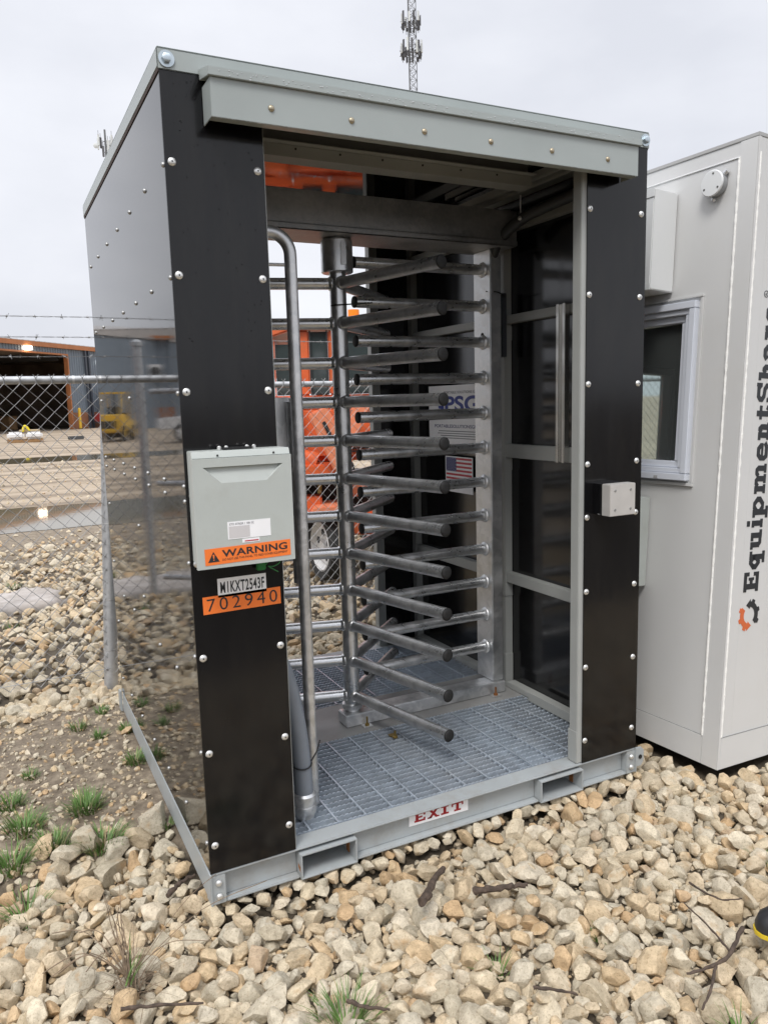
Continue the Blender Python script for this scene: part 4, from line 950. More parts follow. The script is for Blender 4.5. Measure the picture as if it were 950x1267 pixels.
MB().box(L_(395), L_(410), .5, .8, zb-.05, zb+.25).build('seat', RUBBER, om, .05)
MB().box(L_(330), L_(470), .05, 1.4, Z_(571), zb-.085).build('body', ORANGE, om, .05, 3)
for k in range(5): MB().box(L_(432), L_(462), .040, .049, Z_(560)+.026*k, Z_(560)+.026*k+.012).build('vent_slot', RUBBER, om)
MB().box(L_(334), L_(352), .041, .049, Z_(520), Z_(506)).build('decal_plate', PAPER, om, .001)
for k in range(4): MB().tube(catmull([(L_(424),-.02,Z_(560)),(L_(428+3*k),-.16-.02*k,Z_(575)),(L_(421+4*k),-.12,Z_(597)),(L_(430+2*k),.02,Z_(612))], 6), .011, 8).build('hydraulic_hose', RUBBER, om)
for q in ((378, 496), (378, 540), (421, 496)): MB().lathe((L_(q[0]), .049, Z_(q[1])), [(.014,0),(.014,.008),(.008,.012)], 8, (0,-1,0)).build('bolt_head', SCREW, om)
MB().tube([(L_(429),.03,zt-.02),(L_(429),.0,zb+.05)], .012, 8).build('grab_handle', RUBBER, om)
MB().tube([(L_(360),-.06,Z_(500)),(L_(364),-.06,Z_(560)),(L_(392),-.06,Z_(572))], .10, 14).build('lift_cylinder_guard', ORANGE, om)
mb = MB(); mb.obox((L_(411), -.30, Z_(540)), ((-.42,0,1),(0,1,0),(1,0,.42)), (.25,.09,.085)); mb.build('boom_arm', ORANGEF, om, .012)
mb = MB(); mb.obox((L_(407), -.40, Z_(528)), ((-.45,0,1),(0,1,0),(1,0,.45)), (.06,.012,.014)); mb.build('boom_grab', RUBBER, om, .005)
mb = MB(); mb.obox((L_(440), -.2, Z_(522)), ((.5,0,1),(0,1,0),(1,0,-.5)), (.17,.07,.07)); mb.build('boom_link', ORANGEF, om, .012)
MB().tube([(L_(436),-.22,Z_(512)),(L_(446),-.22,Z_(512))], .05, 14).build('pin_boss', RUBBER, om)
MB().box(L_(345), L_(420), -.25, .3, Z_(588), Z_(572)).build('deck', ORANGE, om, .01)
MB().box(L_(340), L_(398), -.22, .35, Z_(596), Z_(588.3)).build('deck_skirt', mat('orange_dull', (.55,.10,.025), .6), om)
MB().box(L_(335), L_(470), .1, 1.3, Z_(655), Z_(596.3)).build('engine_bay', mat('engine_black', (.02,.018,.016), .7, 0, .4, 6), om)
MB().tube([(L_(395),-.1,Z_(608)),(L_(397),-.1,Z_(590))], .018, 10).build('hydraulic_rod', BRASS, om)
MB().box(L_(338), L_(398), -.16, .05, Z_(635), Z_(611)).build('lower_beam', ORANGE, om, .012)
mb = MB(); mb.prism([(L_(381),-.35,Z_(633)),(L_(388),-.35,Z_(621)),(L_(424),-.35,Z_(620)),(L_(432),-.35,Z_(634)),(L_(424),-.35,Z_(632)),(L_(390),-.35,Z_(627))], (0,.7,0)); mb.build('fender', ORANGEF, om, .006)
MB().box(L_(410), L_(419), .16, .45, Z_(664), Z_(600)).build('side_leg', ORANGE, om, .01)
MB().box(L_(430), L_(466), -.1, .4, Z_(662), Z_(632)).build('tool_box', ORANGE, om, .015)
MB().box(L_(424), L_(470), -.05, .3, Z_(615), Z_(592)).build('hose_bundle', ORANGEF, om, .03)
for (c, nm) in (((L_(405), .0, .29), 'front'), ((L_(350), 1.4, .29), 'r'), ((L_(480), 1.4, .29), 'r2')):
    ax = Vector((-.93, -.37, 0)); a, b = MB(), MB(); r = .30
    a.lathe(c, [(r*.5,-.01),(r*.6,-.09),(r*.92,-.10),(r,-.06),(r,.06),(r*.94,.10),(r*.74,.092),(r*.5,.01)], 30, ax); b.lathe(c, [(r*.61,.0),(r*.73,.093),(r*.69,.098),(r*.56,.06),(r*.2,.05),(r*.18,.075),(r*.05,.08)], 30, ax)
    t_ = a.build('tyre', TYRE, om); rm = b.build('rim', WHITERIM, t_)
    hm = MB(); ux = Vector((0,0,1)); uy = ax.cross(ux)
    for k in range(5):
        q = Vector(c)+(ux*math.cos(k*1.2566)+uy*math.sin(k*1.2566))*r*.40; hm.lathe(q, [(.032,.045),(.030,.0615)], 12, ax)
    hm.build('rim_hole', DARK, t_)
MB().tube([(L_(446),.3,zt+.07),(L_(446),.3,zt+.19)], .05, 14).build('beacon', mat('amber', (.8,.28,.01), .3), om)
# ================================================================== CELL TOWERS
TS = mat('tower_steel', (.16, .165, .17), .6, .3); ANT = mat('antenna_white', (.62,.64,.62), .5); TDK = mat('radio_grey', (.085, .085, .09), .6)
def lattice(base, hgt, wdt, name, label, plat):
    t = thing(name, label, 'cell tower', base)
    leg = [Vector((wdt*.577*math.cos(R(a)), wdt*.577*math.sin(R(a)), 0)) for a in (95, 215, 335)]; bz_ = Vector(base)
    for l_ in leg: MB().tube([bz_+l_, bz_+l_+Vector((0,0,hgt))], .055, 6).build('tower_leg', TS, t)
    mb = MB(); z = 0; st = wdt*.95
    while z < hgt-st:
        for i in range(3):
            a, b = leg[i], leg[(i+1) % 3]
            mb.tube([bz_+a+Vector((0,0,z)), bz_+b+Vector((0,0,z+st))], .03, 4); mb.tube([bz_+b+Vector((0,0,z)), bz_+a+Vector((0,0,z+st))], .03, 4); mb.tube([bz_+a+Vector((0,0,z)), bz_+b+Vector((0,0,z))], .025, 4)
        z += st
    mb.build('lattice_bracing', TS, t)
    rn = random.Random(3)
    for (pz, rad, n) in plat:
        mb = MB()
        for k in range(3):
            a, b = R(120*k+20), R(120*k+140); p = Vector((rad*math.cos(a), rad*math.sin(a), 0)); q = Vector((rad*math.cos(b), rad*math.sin(b), 0))
            for dz in (0, .7): mb.tube([bz_+p+Vector((0,0,pz+dz)), bz_+q+Vector((0,0,pz+dz))], .035, 5)
            mb.tube([bz_+Vector((0,0,pz)), bz_+p+Vector((0,0,pz))], .04, 5)
        mb.build('platform', TS, t)
        for k in range(n):
            a = R(360*k/n+rn.uniform(-9, 9)); c = bz_+Vector((rad*.8*math.cos(a), rad*.8*math.sin(a), pz+.5))
            up = rn.uniform(.7, 1.1); d_ = Vector((math.cos(a), math.sin(a), 0))
            MB().tube([c-Vector((0,0,1.25)), c+Vector((0,0,up))], .04, 5).build('mount_pipe', TDK, t)
            MB().obox(c+d_*.12+Vector((0,0,rn.uniform(.0,.5))), (d_, d_.cross(Vector((0,0,1))), (0,0,1)), (.07,.14,rn.uniform(.55,.85))).build('antenna', ANT if k % 2 else TDK, t)
            MB().obox(c-d_*.1-Vector((0,0,rn.uniform(.4,.8))), (d_, d_.cross(Vector((0,0,1))), (0,0,1)), (.1,.13,rn.uniform(.2,.4))).build('radio_unit', TDK, t)
    return t
p1 = at_az(509, 120, 0, 60)
lattice(p1, 72, 1.25, 'cell_tower', 'grey lattice cell tower with two rings of antennas rising behind the booth roof', ((51.0, 1.75, 15), (54.9, 1.55, 11)))
p2 = at_az(130, 150, 0, 170)
t2 = thing('cell_mast', 'distant slim cell mast with a dish and antennas showing left of the booth roof edge', 'cell tower', p2)
MB().tube([p2, p2+Vector((0,0,49.6))], [.6,.16], 10).build('mast_pole', TS, t2)
rn = random.Random(5)
for k in range(9):
    a = R(40*k); c = p2+Vector((1.25*math.cos(a), 1.25*math.sin(a), rn.uniform(45.6,47.8)))
    MB().tube([Vector((p2.x,p2.y,c.z)), c], .04, 5).build('antenna_arm', TS, t2); MB().tube([c-Vector((0,0,1)), c+Vector((0,0,1.6))], .035, 5).build('mount_pipe', TDK, t2)
    MB().obox(c, ((math.cos(a),math.sin(a),0),(-math.sin(a),math.cos(a),0),(0,0,1)), (.1,.16,.9)).build('antenna', ANT if k % 3 else TDK, t2)
MB().lathe(p2+Vector((-1.7,-.5,46.6)), [(.42,0),(.42,.1),(.1,.2)], 16, (0,-1,0)).build('dish', ANT, t2)
# ================================================================== GROUND
def nz(x, y, s, o=0): return mnoise.noise(Vector((x*s, y*s, o)))
def smooth(a, b, x): t = max(0, min(1, (x-a)/(b-a))); return t*t*(3-2*t)
def rockzone(x, y):
    """1 where broken stone lies, 0 on bare dirt"""
    j = .16*nz(x, y, 2.3, 4)+.08*nz(x, y, 7, 9)
    front = 1-smooth(.40, .52, y+j-max(0, -x-.9)*.15)
    if x > -.02: front = max(front, 1-smooth(2.2, 2.6, y)) if x > 1.7 else front
    back = smooth(1.82, 2.14, y+j)*(1-smooth(4.6, 8.2, y+j*5+.6*nz(x,y,.5,2)))
    # pale wash-out slab
    return max(front, back)
def pad(x, y): return smooth(.0, .35, 1-((x+.95)/1.15)**2-((y-4.75)/.45)**2+.75*nz(x, y, 2.2, 7)+.4*nz(x, y, 6, 3))
def gz(x, y):
    d = math.hypot(x, y)
    z = -.012+.010*nz(x, y, 3, 1)+.006*nz(x, y, 11, 2)
    z -= .058*rockzone(x, y)*(1-pad(x, y))
    for (px_, py_, ax_, ay_) in ((-2.5,9.9,6.3,1.35), (-4,24.2,13,1.35)):
        e_ = (abs((x-px_)/ax_)**4+abs((y-py_)/ay_)**4)**.25
        if e_ < 1.9: b_ = 1-smooth(1.35, 1.9, e_); return (z*(1-b_) if d <= 9 else (z+.02*nz(x,y,.5,3)-.01)*(1-b_))-.012*b_
    if d > 9: z += (.02*nz(x, y, .5, 3)+.015*nz(x*.35, y, 1.9, 3))*min(1, (d-9)/6)-.01
    return z
def axis_coords(lo, hi, fine_lo, fine_hi, step, grow):
    a = list(np.arange(fine_lo, fine_hi, step)); s = step; x = a[-1]
    while x < hi: s *= grow; x += s; a.append(x)
    s = step; x = a[0]; b = []
    while x > lo: s *= grow; x -= s; b.append(x)
    return b[::-1]+a
xs = axis_coords(-400, 400, -2.4, 4.4, .045, 1.09); ys = axis_coords(-300, 600, -2.6, 6.5, .045, 1.07)
vs = [(x, y, gz(x, y)) for y in ys for x in xs]; nx = len(xs)
fs = [(j*nx+i, j*nx+i+1, (j+1)*nx+i+1, (j+1)*nx+i) for j in range(len(ys)-1) for i in range(nx-1)]
me = bpy.data.meshes.new('ground'); me.from_pydata(vs, [], fs); me.polygons.foreach_set('use_smooth', [True]*len(fs))
at = me.attributes.new('zone', 'FLOAT_COLOR', 'POINT')
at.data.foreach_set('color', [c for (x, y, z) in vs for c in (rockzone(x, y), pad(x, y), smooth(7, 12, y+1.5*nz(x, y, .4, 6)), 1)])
def ground_mat():
    m, nt, b = nodes('dirt_ground'); L = nt.links; N = nt.nodes.new
    tc = N('ShaderNodeTexCoord'); geo = tc.outputs['Object']
    at = N('ShaderNodeAttribute'); at.attribute_name = 'zone'; sp = N('ShaderNodeSeparateColor'); L.new(at.outputs['Color'], sp.inputs[0])
    def noise(s, d=6, r=.6, vec=None):
        n = N('ShaderNodeTexNoise'); n.inputs['Scale'].default_value = s; n.inputs['Detail'].default_value = d; n.inputs['Roughness'].default_value = r
        L.new(vec or geo, n.inputs['Vector']); return n.outputs['Fac']
    def ramp(f, stops):
        r = N('ShaderNodeValToRGB'); e = r.color_ramp.elements
        while len(e) < len(stops): e.new(.5)
        for k, (p, c) in enumerate(stops): e[k].position = p; e[k].color = rgb(c)
        L.new(f, r.inputs[0]); return r.outputs[0]
    def mix(f, a, b_):
        x = N('ShaderNodeMix'); x.data_type = 'RGBA'; L.new(f, x.inputs[0]); L.new(a, x.inputs[6]); L.new(b_, x.inputs[7]); return x.outputs[2]
    mp = N('ShaderNodeMapping'); mp.inputs['Scale'].default_value = (.13, 1.15, 1); L.new(geo, mp.inputs[0])
    near = ramp(noise(22, 8, .7), [(.30, (.10,.078,.056)), (.48, (.20,.16,.115)), (.66, (.34,.28,.205))])
    far = ramp(noise(1.1, 8, .62, mp.outputs[0]), [(.34, (.085,.066,.048)), (.45, (.24,.185,.13)), (.53, (.41,.33,.24)), (.68, (.50,.415,.315))])
    rock = ramp(noise(14, 6, .7), [(.35, (.05,.04,.028)), (.65, (.11,.088,.062))])  # soil painted darker to put shade into the gaps between stones
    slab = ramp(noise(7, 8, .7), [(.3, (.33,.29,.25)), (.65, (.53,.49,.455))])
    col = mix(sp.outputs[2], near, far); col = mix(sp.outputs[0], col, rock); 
    fine = ramp(noise(2.2, 8, .7), [(.3, (.20,.155,.11)), (.7, (.42,.34,.25))])
    fm = N('ShaderNodeMath'); fm.operation = 'MULTIPLY'; L.new(sp.outputs[2], fm.inputs[0]); fm.inputs[1].default_value = .35
    col = mix(fm.outputs[0], col, fine)
    col = mix(sp.outputs[1], col, slab)
    L.new(col, b.inputs['Base Color'])
    mr = N('ShaderNodeMapRange'); mr.inputs[3].default_value = .45; mr.inputs[4].default_value = 1.0; L.new(noise(3, 5), mr.inputs[0]); L.new(mr.outputs[0], b.inputs['Roughness'])
    setin(b, Specular_IOR_Level=.3)
    bp = N('ShaderNodeBump'); bp.inputs['Strength'].default_value = .7; bp.inputs['Distance'].default_value = .012; L.new(noise(45, 8, .75), bp.inputs['Height']); L.new(bp.outputs[0], b.inputs['Normal'])
    return m
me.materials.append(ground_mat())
go = bpy.data.objects.new('ground', me); COL.objects.link(go); structure(go)
# puddles: still muddy water
def water_mat():
    m, nt, b = nodes('muddy_water'); L = nt.links
    setin(b, Base_Color=(.17,.145,.095,1), Roughness=.04, Specular_IOR_Level=.5)
    tc = nt.nodes.new('ShaderNodeTexCoord'); n = nt.nodes.new('ShaderNodeTexNoise'); n.inputs['Scale'].default_value = 6; L.new(tc.outputs['Object'], n.inputs['Vector'])
    bp = nt.nodes.new('ShaderNodeBump'); bp.inputs['Strength'].default_value = .012; bp.inputs['Distance'].default_value = .02
    L.new(n.outputs['Fac'], bp.inputs['Height']); L.new(bp.outputs[0], b.inputs['Normal']); return m
WATER = water_mat()
def puddle(cx, cy, rx, ry, seed, z):
    n = 120; vs = [(cx, cy, z)]
    for k in range(n):
        a = 2*math.pi*k/n; c_, s_ = math.cos(a), math.sin(a)
        rr = 1+.16*nz(c_*1.5, s_*1.5, 1, seed)+.07*nz(c_*5, s_*5, 1, seed)
        e = (abs(c_)**4+abs(s_)**4)**-.25
        vs.append((cx+rx*c_*rr*e, cy+ry*s_*(rr if abs(s_) < .5 else 1+.35*(rr-1)+.10*nz(c_*9, s_, 1.7, seed))*e, z))
    me = bpy.data.meshes.new('puddle'); me.from_pydata(vs, [], [(0, 1+k, 1+(k+1) % n) for k in range(n)]); me.materials.append(WATER)
    structure(put('puddle', me))
puddle(-2.5, 9.9, 6.3, 1.35, 3, -.006); puddle(-4, 24.2, 13, 1.35, 5, -.004)
# ================================================================== STONES
def rock_proto(seed, sub):
    rn = np.random.RandomState(seed)
    bm = bmesh.new(); bmesh.ops.create_icosphere(bm, subdivisions=sub, radius=1)
    bm.verts.index_update(); v = np.array([q.co[:] for q in bm.verts]); f = np.array([[q.index for q in p.verts] for p in bm.faces]); bm.free()
    for k in range(rn.randint(11, 19)):
        n = rn.normal(size=3); n /= np.linalg.norm(n); d = rn.uniform(.50, .80)
        v -= np.maximum(v@n-d, 0)[:, None]*n*.96
    v *= np.array([1.0, rn.uniform(.58, .92), rn.uniform(.45, .8)])
    if sub >= 2:
        for i, p in enumerate(v):
            q = Vector(p)
            v[i] = p*(1+.05*mnoise.noise(q*2.2+Vector((seed,0,0)))+((.04*mnoise.noise(q*5.5+Vector((0,seed,0)))+.022*mnoise.noise(q*12)+.014*mnoise.noise(q*24)-.05*max(0, mnoise.noise(q*8+Vector((3,seed,0)))-.38)) if sub >= 3 else .035*mnoise.noise(q*5.5)))
    v -= v.mean(0); v /= np.linalg.norm(v, axis=1).mean()
    return v, f
STOPS = [(.0, (.56,.475,.345)), (.2, (.62,.555,.44)), (.34, (.48,.44,.36)), (.48, (.57,.455,.31)), (.62, (.43,.385,.30)), (.76, (.60,.54,.44)), (.88, (.56,.44,.29)), (.97, (.51,.36,.215)), (1., (.47,.375,.28))]
def rock_mat(name, individual):
    m, nt, b = nodes(name); L = nt.links; N = nt.nodes.new
    tc = N('ShaderNodeTexCoord'); vec = tc.outputs['Object']
    if individual:
        oi = N('ShaderNodeObjectInfo'); a = N('ShaderNodeAttribute'); a.attribute_type = 'OBJECT'; a.attribute_name = 'tint'; tint = a.outputs['Fac']
        va = N('ShaderNodeVectorMath'); va.operation = 'MULTIPLY_ADD'; L.new(vec, va.inputs[0]); va.inputs[1].default_value = (1,1,1); 
        cb = N('ShaderNodeCombineXYZ'); L.new(oi.outputs['Random'], cb.inputs[0]); L.new(oi.outputs['Random'], cb.inputs[2]); 
        sc_ = N('ShaderNodeVectorMath'); sc_.operation = 'SCALE'; sc_.inputs[3].default_value = 37.; L.new(cb.outputs[0], sc_.inputs[0]); L.new(sc_.outputs[0], va.inputs[2]); vec = va.outputs[0]
    else:
        a = N('ShaderNodeAttribute'); a.attribute_name = 'tint'; tint = a.outputs['Fac']
    r = N('ShaderNodeValToRGB'); e = r.color_ramp.elements
    while len(e) < len(STOPS): e.new(.5)
    for k, (p, c) in enumerate(STOPS): e[k].position = p; e[k].color = rgb(c)
    L.new(tint, r.inputs[0])
    def noise(s, d=5, rr=.6):
        n = N('ShaderNodeTexNoise'); n.inputs['Scale'].default_value = s; n.inputs['Detail'].default_value = d; n.inputs['Roughness'].default_value = rr; L.new(vec, n.inputs['Vector']); return n.outputs['Fac']
    def ramp(f, stops):
        q = N('ShaderNodeValToRGB'); 
        for k, (p, c) in enumerate(stops): q.color_ramp.elements[k].position = p; q.color_ramp.elements[k].color = rgb(c)
        L.new(f, q.inputs[0]); return q.outputs[0]
    def mul(a_, b_, f=1.):
        x = N('ShaderNodeMix'); x.data_type = 'RGBA'; x.blend_type = 'MULTIPLY'; x.inputs[0].default_value = f; L.new(a_, x.inputs[6]); L.new(b_, x.inputs[7]); return x.outputs[2]
    col = mul(r.outputs[0], ramp(noise(38, 6, .65), [(.3, (.70,.68,.64)), (.7, (1.18,1.16,1.12))]))
    col = mul(col, ramp(noise(150, 4, .7), [(.36, (.50,.46,.40)), (.47, (1.06,1.06,1.05))]), .55)     # pits and specks
    x = N('ShaderNodeMix'); x.data_type = 'RGBA'; L.new(ramp(noise(16, 4, .6), [(.58, (0,0,0)), (.74, (.6,.6,.6))]), x.inputs[0]); L.new(col, x.inputs[6]); x.inputs[7].default_value = (.43,.265,.12,1)
    L.new(x.outputs[2], b.inputs['Base Color']); setin(b, Roughness=.85, Specular_IOR_Level=.25)
    bp = N('ShaderNodeBump'); bp.inputs['Strength'].default_value = .8; bp.inputs['Distance'].default_value = .0045; L.new(noise(95, 7, .72), bp.inputs['Height']); L.new(bp.outputs[0], b.inputs['Normal'])
    return m
ROCKI, ROCKS = rock_mat('limestone', True), rock_mat('limestone_gravel', False)
PA = [rock_proto(100+k, 4) for k in range(22)]; PB = [rock_proto(100+k, 2) for k in range(18)]; PC = [rock_proto(300+k, 1) for k in range(14)]
def rotm(rn, flat_=.5):
    a = rn.uniform(0, 2*math.pi); q = Matrix.Rotation(a, 3, 'Z') @ Matrix.Rotation(rn.gauss(0, flat_), 3, 'X') @ Matrix.Rotation(rn.gauss(0, flat_), 3, 'Y')
    return np.array(q)
def pack(rn, accept, x0, x1, y0, y1, radii, tight, placed=None):
    cell = .09; grid = {}; out = []
    for (x, y, r) in (placed or []): grid.setdefault((int(x//cell), int(y//cell)), []).append((x, y, r))
    radii = sorted(radii, reverse=True)
    for r in radii:
        for t in range(14):
            x, y = rn.uniform(x0, x1), rn.uniform(y0, y1)
            if not accept(x, y, r): continue
            gx, gy = int(x//cell), int(y//cell); ok = True
            for i in range(gx-2, gx+3):
                for j in range(gy-2, gy+3):
                    for (a, b, c) in grid.get((i, j), ()):
                        if (a-x)**2+(b-y)**2 < ((r+c)*tight)**2: ok = False; break
                    if not ok: break
                if not ok: break
            if ok: grid.setdefault((gx, gy), []).append((x, y, r)); out.append((x, y, r)); break
    return out
BMI = BM.inverted()
def clear(x, y, r):
    if -.012-r*.35 < x < W+.015+r*.45 and (.14 if r < .034 else -.012-r*.40) < y < D+.05: return False
    q = BMI @ Vector((x, y, 0))
    if q.x > -.01-r*.35 and q.y > -.01-r*.35 and q.y < 2.35: return False
    return True
rn = random.Random(11)
def near_ok(x, y, r):
    if not clear(x, y, r): return False
    return rn.random() < rockzone(x, y) and y < 2.6
big = pack(rn, near_ok, -2.0, 4.2, -2.1, 2.3, [min(.046, max(.012, rn.lognormvariate(math.log(.0200), .34))) for _ in range(9200)], .80)
small = pack(rn, near_ok, -2.0, 4.2, -2.1, 2.3, [rn.uniform(.007, .014) for _ in range(12000)], .66, big)
heap = [(-.30,.55,.046),(-.215,.50,.044),(-.13,.52,.042),(-.40,.47,.042),(-.07,.57,.05),(-.25,.41,.05),(-.055,.45,.04),(-.44,.58,.036),(-.16,.42,.036),(-.34,.46,.04)]
big = [b for b in big if all((b[0]-h[0])**2+(b[1]-h[1])**2 > (h[2]*.9)**2 for h in heap)]
items = [(x, y, r, gz(x, y)+r*rn.uniform(.28, .62) if not (-.04 < x < W+.06 and y > -.012-r*.9) else -.006-r*.80) for (x, y, r) in big]+[(x, y, r, gz(x, y)+r*.55) for (x, y, r) in heap]
second = pack(rn, lambda x, y, r: near_ok(x, y, r) and y < .5 and rockzone(x, y) > .9, -2.0, 4.2, -2.1, 1., [rn.uniform(.016, .034) for _ in range(1500)], .98)
items += [(x, y, r, gz(x, y)+.026+r*.45) for (x, y, r) in second if clear(x, y, r*2.0)]
def rank(it):
    u, v, z = project(it[:3]); 
    if z < .1 or not (-8 < u < 958 and 0 < v < 1278): return 0
    # hidden behind booth or building?
    return it[2]/z
items.sort(key=rank, reverse=True)
fines = []
while len(fines) < 9000:
    x, y = rn.uniform(-1.3, 3.2), rn.uniform(-1.5, .45); r = .003+.006*rn.random()**1.6
    if rockzone(x, y) > .5 and clear(x, y, .04): fines.append((x, y, r, gz(x, y)+r*.6+(.012*rn.random() if rn.random() < .5 else 0)))
ind, rest = items[:300], items[300:]+[(x, y, r, gz(x, y)+r*.3) for (x, y, r) in small]
protoA = []
for k, (v, f) in enumerate(PA):
    me = bpy.data.meshes.new('rock'); me.from_pydata((v*.04).tolist(), [], f.tolist()); me.materials.append(ROCKI)
    me.polygons.foreach_set('use_smooth', [True]*len(f)); me.set_sharp_from_angle(angle=R(24)); protoA.append(me)
def tint_of(rn): return rn.random()
KIND = [(.28, 'cream', 'cream coloured angular limestone rock lying loose in the foreground gravel'), (.42, 'pale grey', 'pale grey angular limestone rock lying loose in the foreground gravel'),
        (.56, 'buff', 'buff coloured angular limestone rock lying loose in the foreground gravel'), (.80, 'ash grey', 'greyish pitted limestone rock lying loose in the foreground gravel'), (.91, 'tan', 'tan stained limestone rock lying loose in the foreground gravel'), (1.01, 'rust orange', 'rusty orange limestone rock lying loose in the foreground gravel')]
for i, (x, y, r, z) in enumerate(ind):
    o = bpy.data.objects.new('rock', protoA[rn.randrange(len(protoA))]); COL.objects.link(o)
    m3 = Matrix(rotm(rn, .45).tolist()).to_4x4()
    o.matrix_world = Matrix.Translation((x, y, z)) @ m3 @ Matrix.Diagonal((r/.04, r/.04, r/.04, 1))
    t = tint_of(rn); o['tint'] = t
    for lim, g, lab in KIND:
        if t < lim: tag(o, lab, 'rock', g+' rocks in the foreground gravel'); break
def merged(name, its, protos, label, mat_, flat_=.5):
    V_, F_, T_ = [], [], []; off = 0
    for (x, y, r, z) in its:
        v, f = protos[rn.randrange(len(protos))]
        V_.append((v*r)@rotm(rn, flat_).T+np.array([x, y, z])); F_.append(f+off); off += len(v); T_.append(np.full(len(v), tint_of(rn), dtype=np.float32))
    V_ = np.concatenate(V_).astype(np.float32); F_ = np.concatenate(F_).astype(np.int32); T_ = np.concatenate(T_)
    me = bpy.data.meshes.new(name); me.vertices.add(len(V_)); me.vertices.foreach_set('co', V_.ravel())
    me.loops.add(F_.size); me.loops.foreach_set('vertex_index', F_.ravel()); me.polygons.add(len(F_)); me.polygons.foreach_set('loop_start', np.arange(0, F_.size, 3, dtype=np.int32))
    try: me.polygons.foreach_set('loop_total', np.full(len(F_), 3, dtype=np.int32))
    except Exception: pass
    me.update(calc_edges=True); a = me.attributes.new('tint', 'FLOAT', 'POINT'); a.data.foreach_set('value', T_)
    me.polygons.foreach_set('use_smooth', [True]*len(F_)); me.set_sharp_from_angle(angle=R(30)); me.materials.append(mat_)
    o = bpy.data.objects.new(name, me); COL.objects.link(o); stuff(o, label, 'gravel'); return o
merged('gravel', rest, PB, 'pale limestone gravel spread in front of the booth and beside the white building', ROCKS)
merged('grit', fines, PC, 'fine limestone grit and chips lying between the foreground stones', ROCKS)
def back_ok(x, y, r):
    if not clear(x, y, r) or rn.random() < pad(x, y)*1.15: return False
    if abs(x) < .06 and abs(y-FY) < .08: return False
    return y > 1.6 and rn.random() < rockzone(x, y)
bk_ = pack(rn, back_ok, -3.2, 4.8, 1.65, 9.0, [min(.060, max(.010, rn.lognormvariate(math.log(.0215), .42))) for _ in range(7600)], .80)
merged('gravel', [(x, y, r, gz(x, y)+r*rn.uniform(.3, .6)) for (x, y, r) in bk_], PB if False else [rock_proto(500+k, 2) for k in range(10)], 'pale limestone gravel lying behind the booth and along the fence', ROCKS)
peb = []
for _ in range(6800):
    x, y = rn.uniform(-2.6, -.02), rn.uniform(.30, 2.3)
    r = .0035+.012*rn.random()**2.6+(.022*rn.random() if rn.random() < .02 else 0); peb.append((x, y, r, gz(x, y)+r*.25))
for _ in range(5200):
    y = 5+rn.random()**1.7*18; x = rn.uniform(-8, 6+y*.2)
    if y < 11.4 and y > 8.4: continue
    r = rn.uniform(.008, .03) if rn.random() < .95 else rn.uniform(.03, .055); peb.append((x, y, r, gz(x, y)+r*.2))
merged('pebbles', peb, PC, 'small pebbles scattered over the bare brown dirt left of the booth', ROCKS)
# ================================================================== PLANTS, TWIGS, BOOT
def ground_at(px, py, z=0.):
    d = CR*((px-475)/F)-CU*((py-633.5)/F)+CF; t = (z-CAMP.z)/d.z; return CAMP+d*t
def blade(mb, base, az, ln, lean, wd_, curl, n=5):
    d = Vector((math.cos(az), math.sin(az), 0)); s = Vector((-d.y, d.x, 0)); L_pts = []
    for k in range(n+1):
        t = k/n; a = lean+curl*t
        p = (L_pts[-1][0]+(d*math.sin(a)+Vector((0,0,math.cos(a))))*ln/n) if L_pts else Vector(base)
        L_pts.append((p, wd_*(1-t)**.7+.0003))
    vs = []
    for p, ww in L_pts: vs += [p-s*ww/2, p+s*ww/2]
    mb._add(vs, [(2*k, 2*k+1, 2*k+3, 2*k+2) for k in range(n)])
DRYB = mat('dry_blade', (.30,.25,.13), .7, 0, .3, 14)
def tuft(px, py, n, ln, spread, lab, dry=.12, z=-.01):
    n = int(n*2.6)
    c = ground_at(px, py, z); rr = random.Random(int(px*7+py))
    t = thing('grass_tuft', lab, 'grass tuft', (c.x, c.y, z), 'green grass tufts on the dirt and gravel')
    a, b = MB(), MB()
    for k in range(n):
        az = rr.uniform(0, 2*math.pi); q = spread*math.sqrt(rr.random()); az2 = rr.uniform(0, 2*math.pi)
        bs = (c.x+q*math.cos(az), c.y+q*math.sin(az), gz(c.x, c.y)-.004)
        blade(b if rr.random() < dry*1.6 else a, bs, az+rr.uniform(-.6,.6), ln*rr.uniform(.5,1.15), rr.uniform(.05,.6), rr.uniform(.0032,.006), rr.uniform(.2,1.1))
    if 0 < len(b.f) <= 60: a._add(b.v, b.f); b = MB()
    if a.v: a.build('blades', GREEN, t)
    if b.v: b.build('dry_blades', DRYB, t)
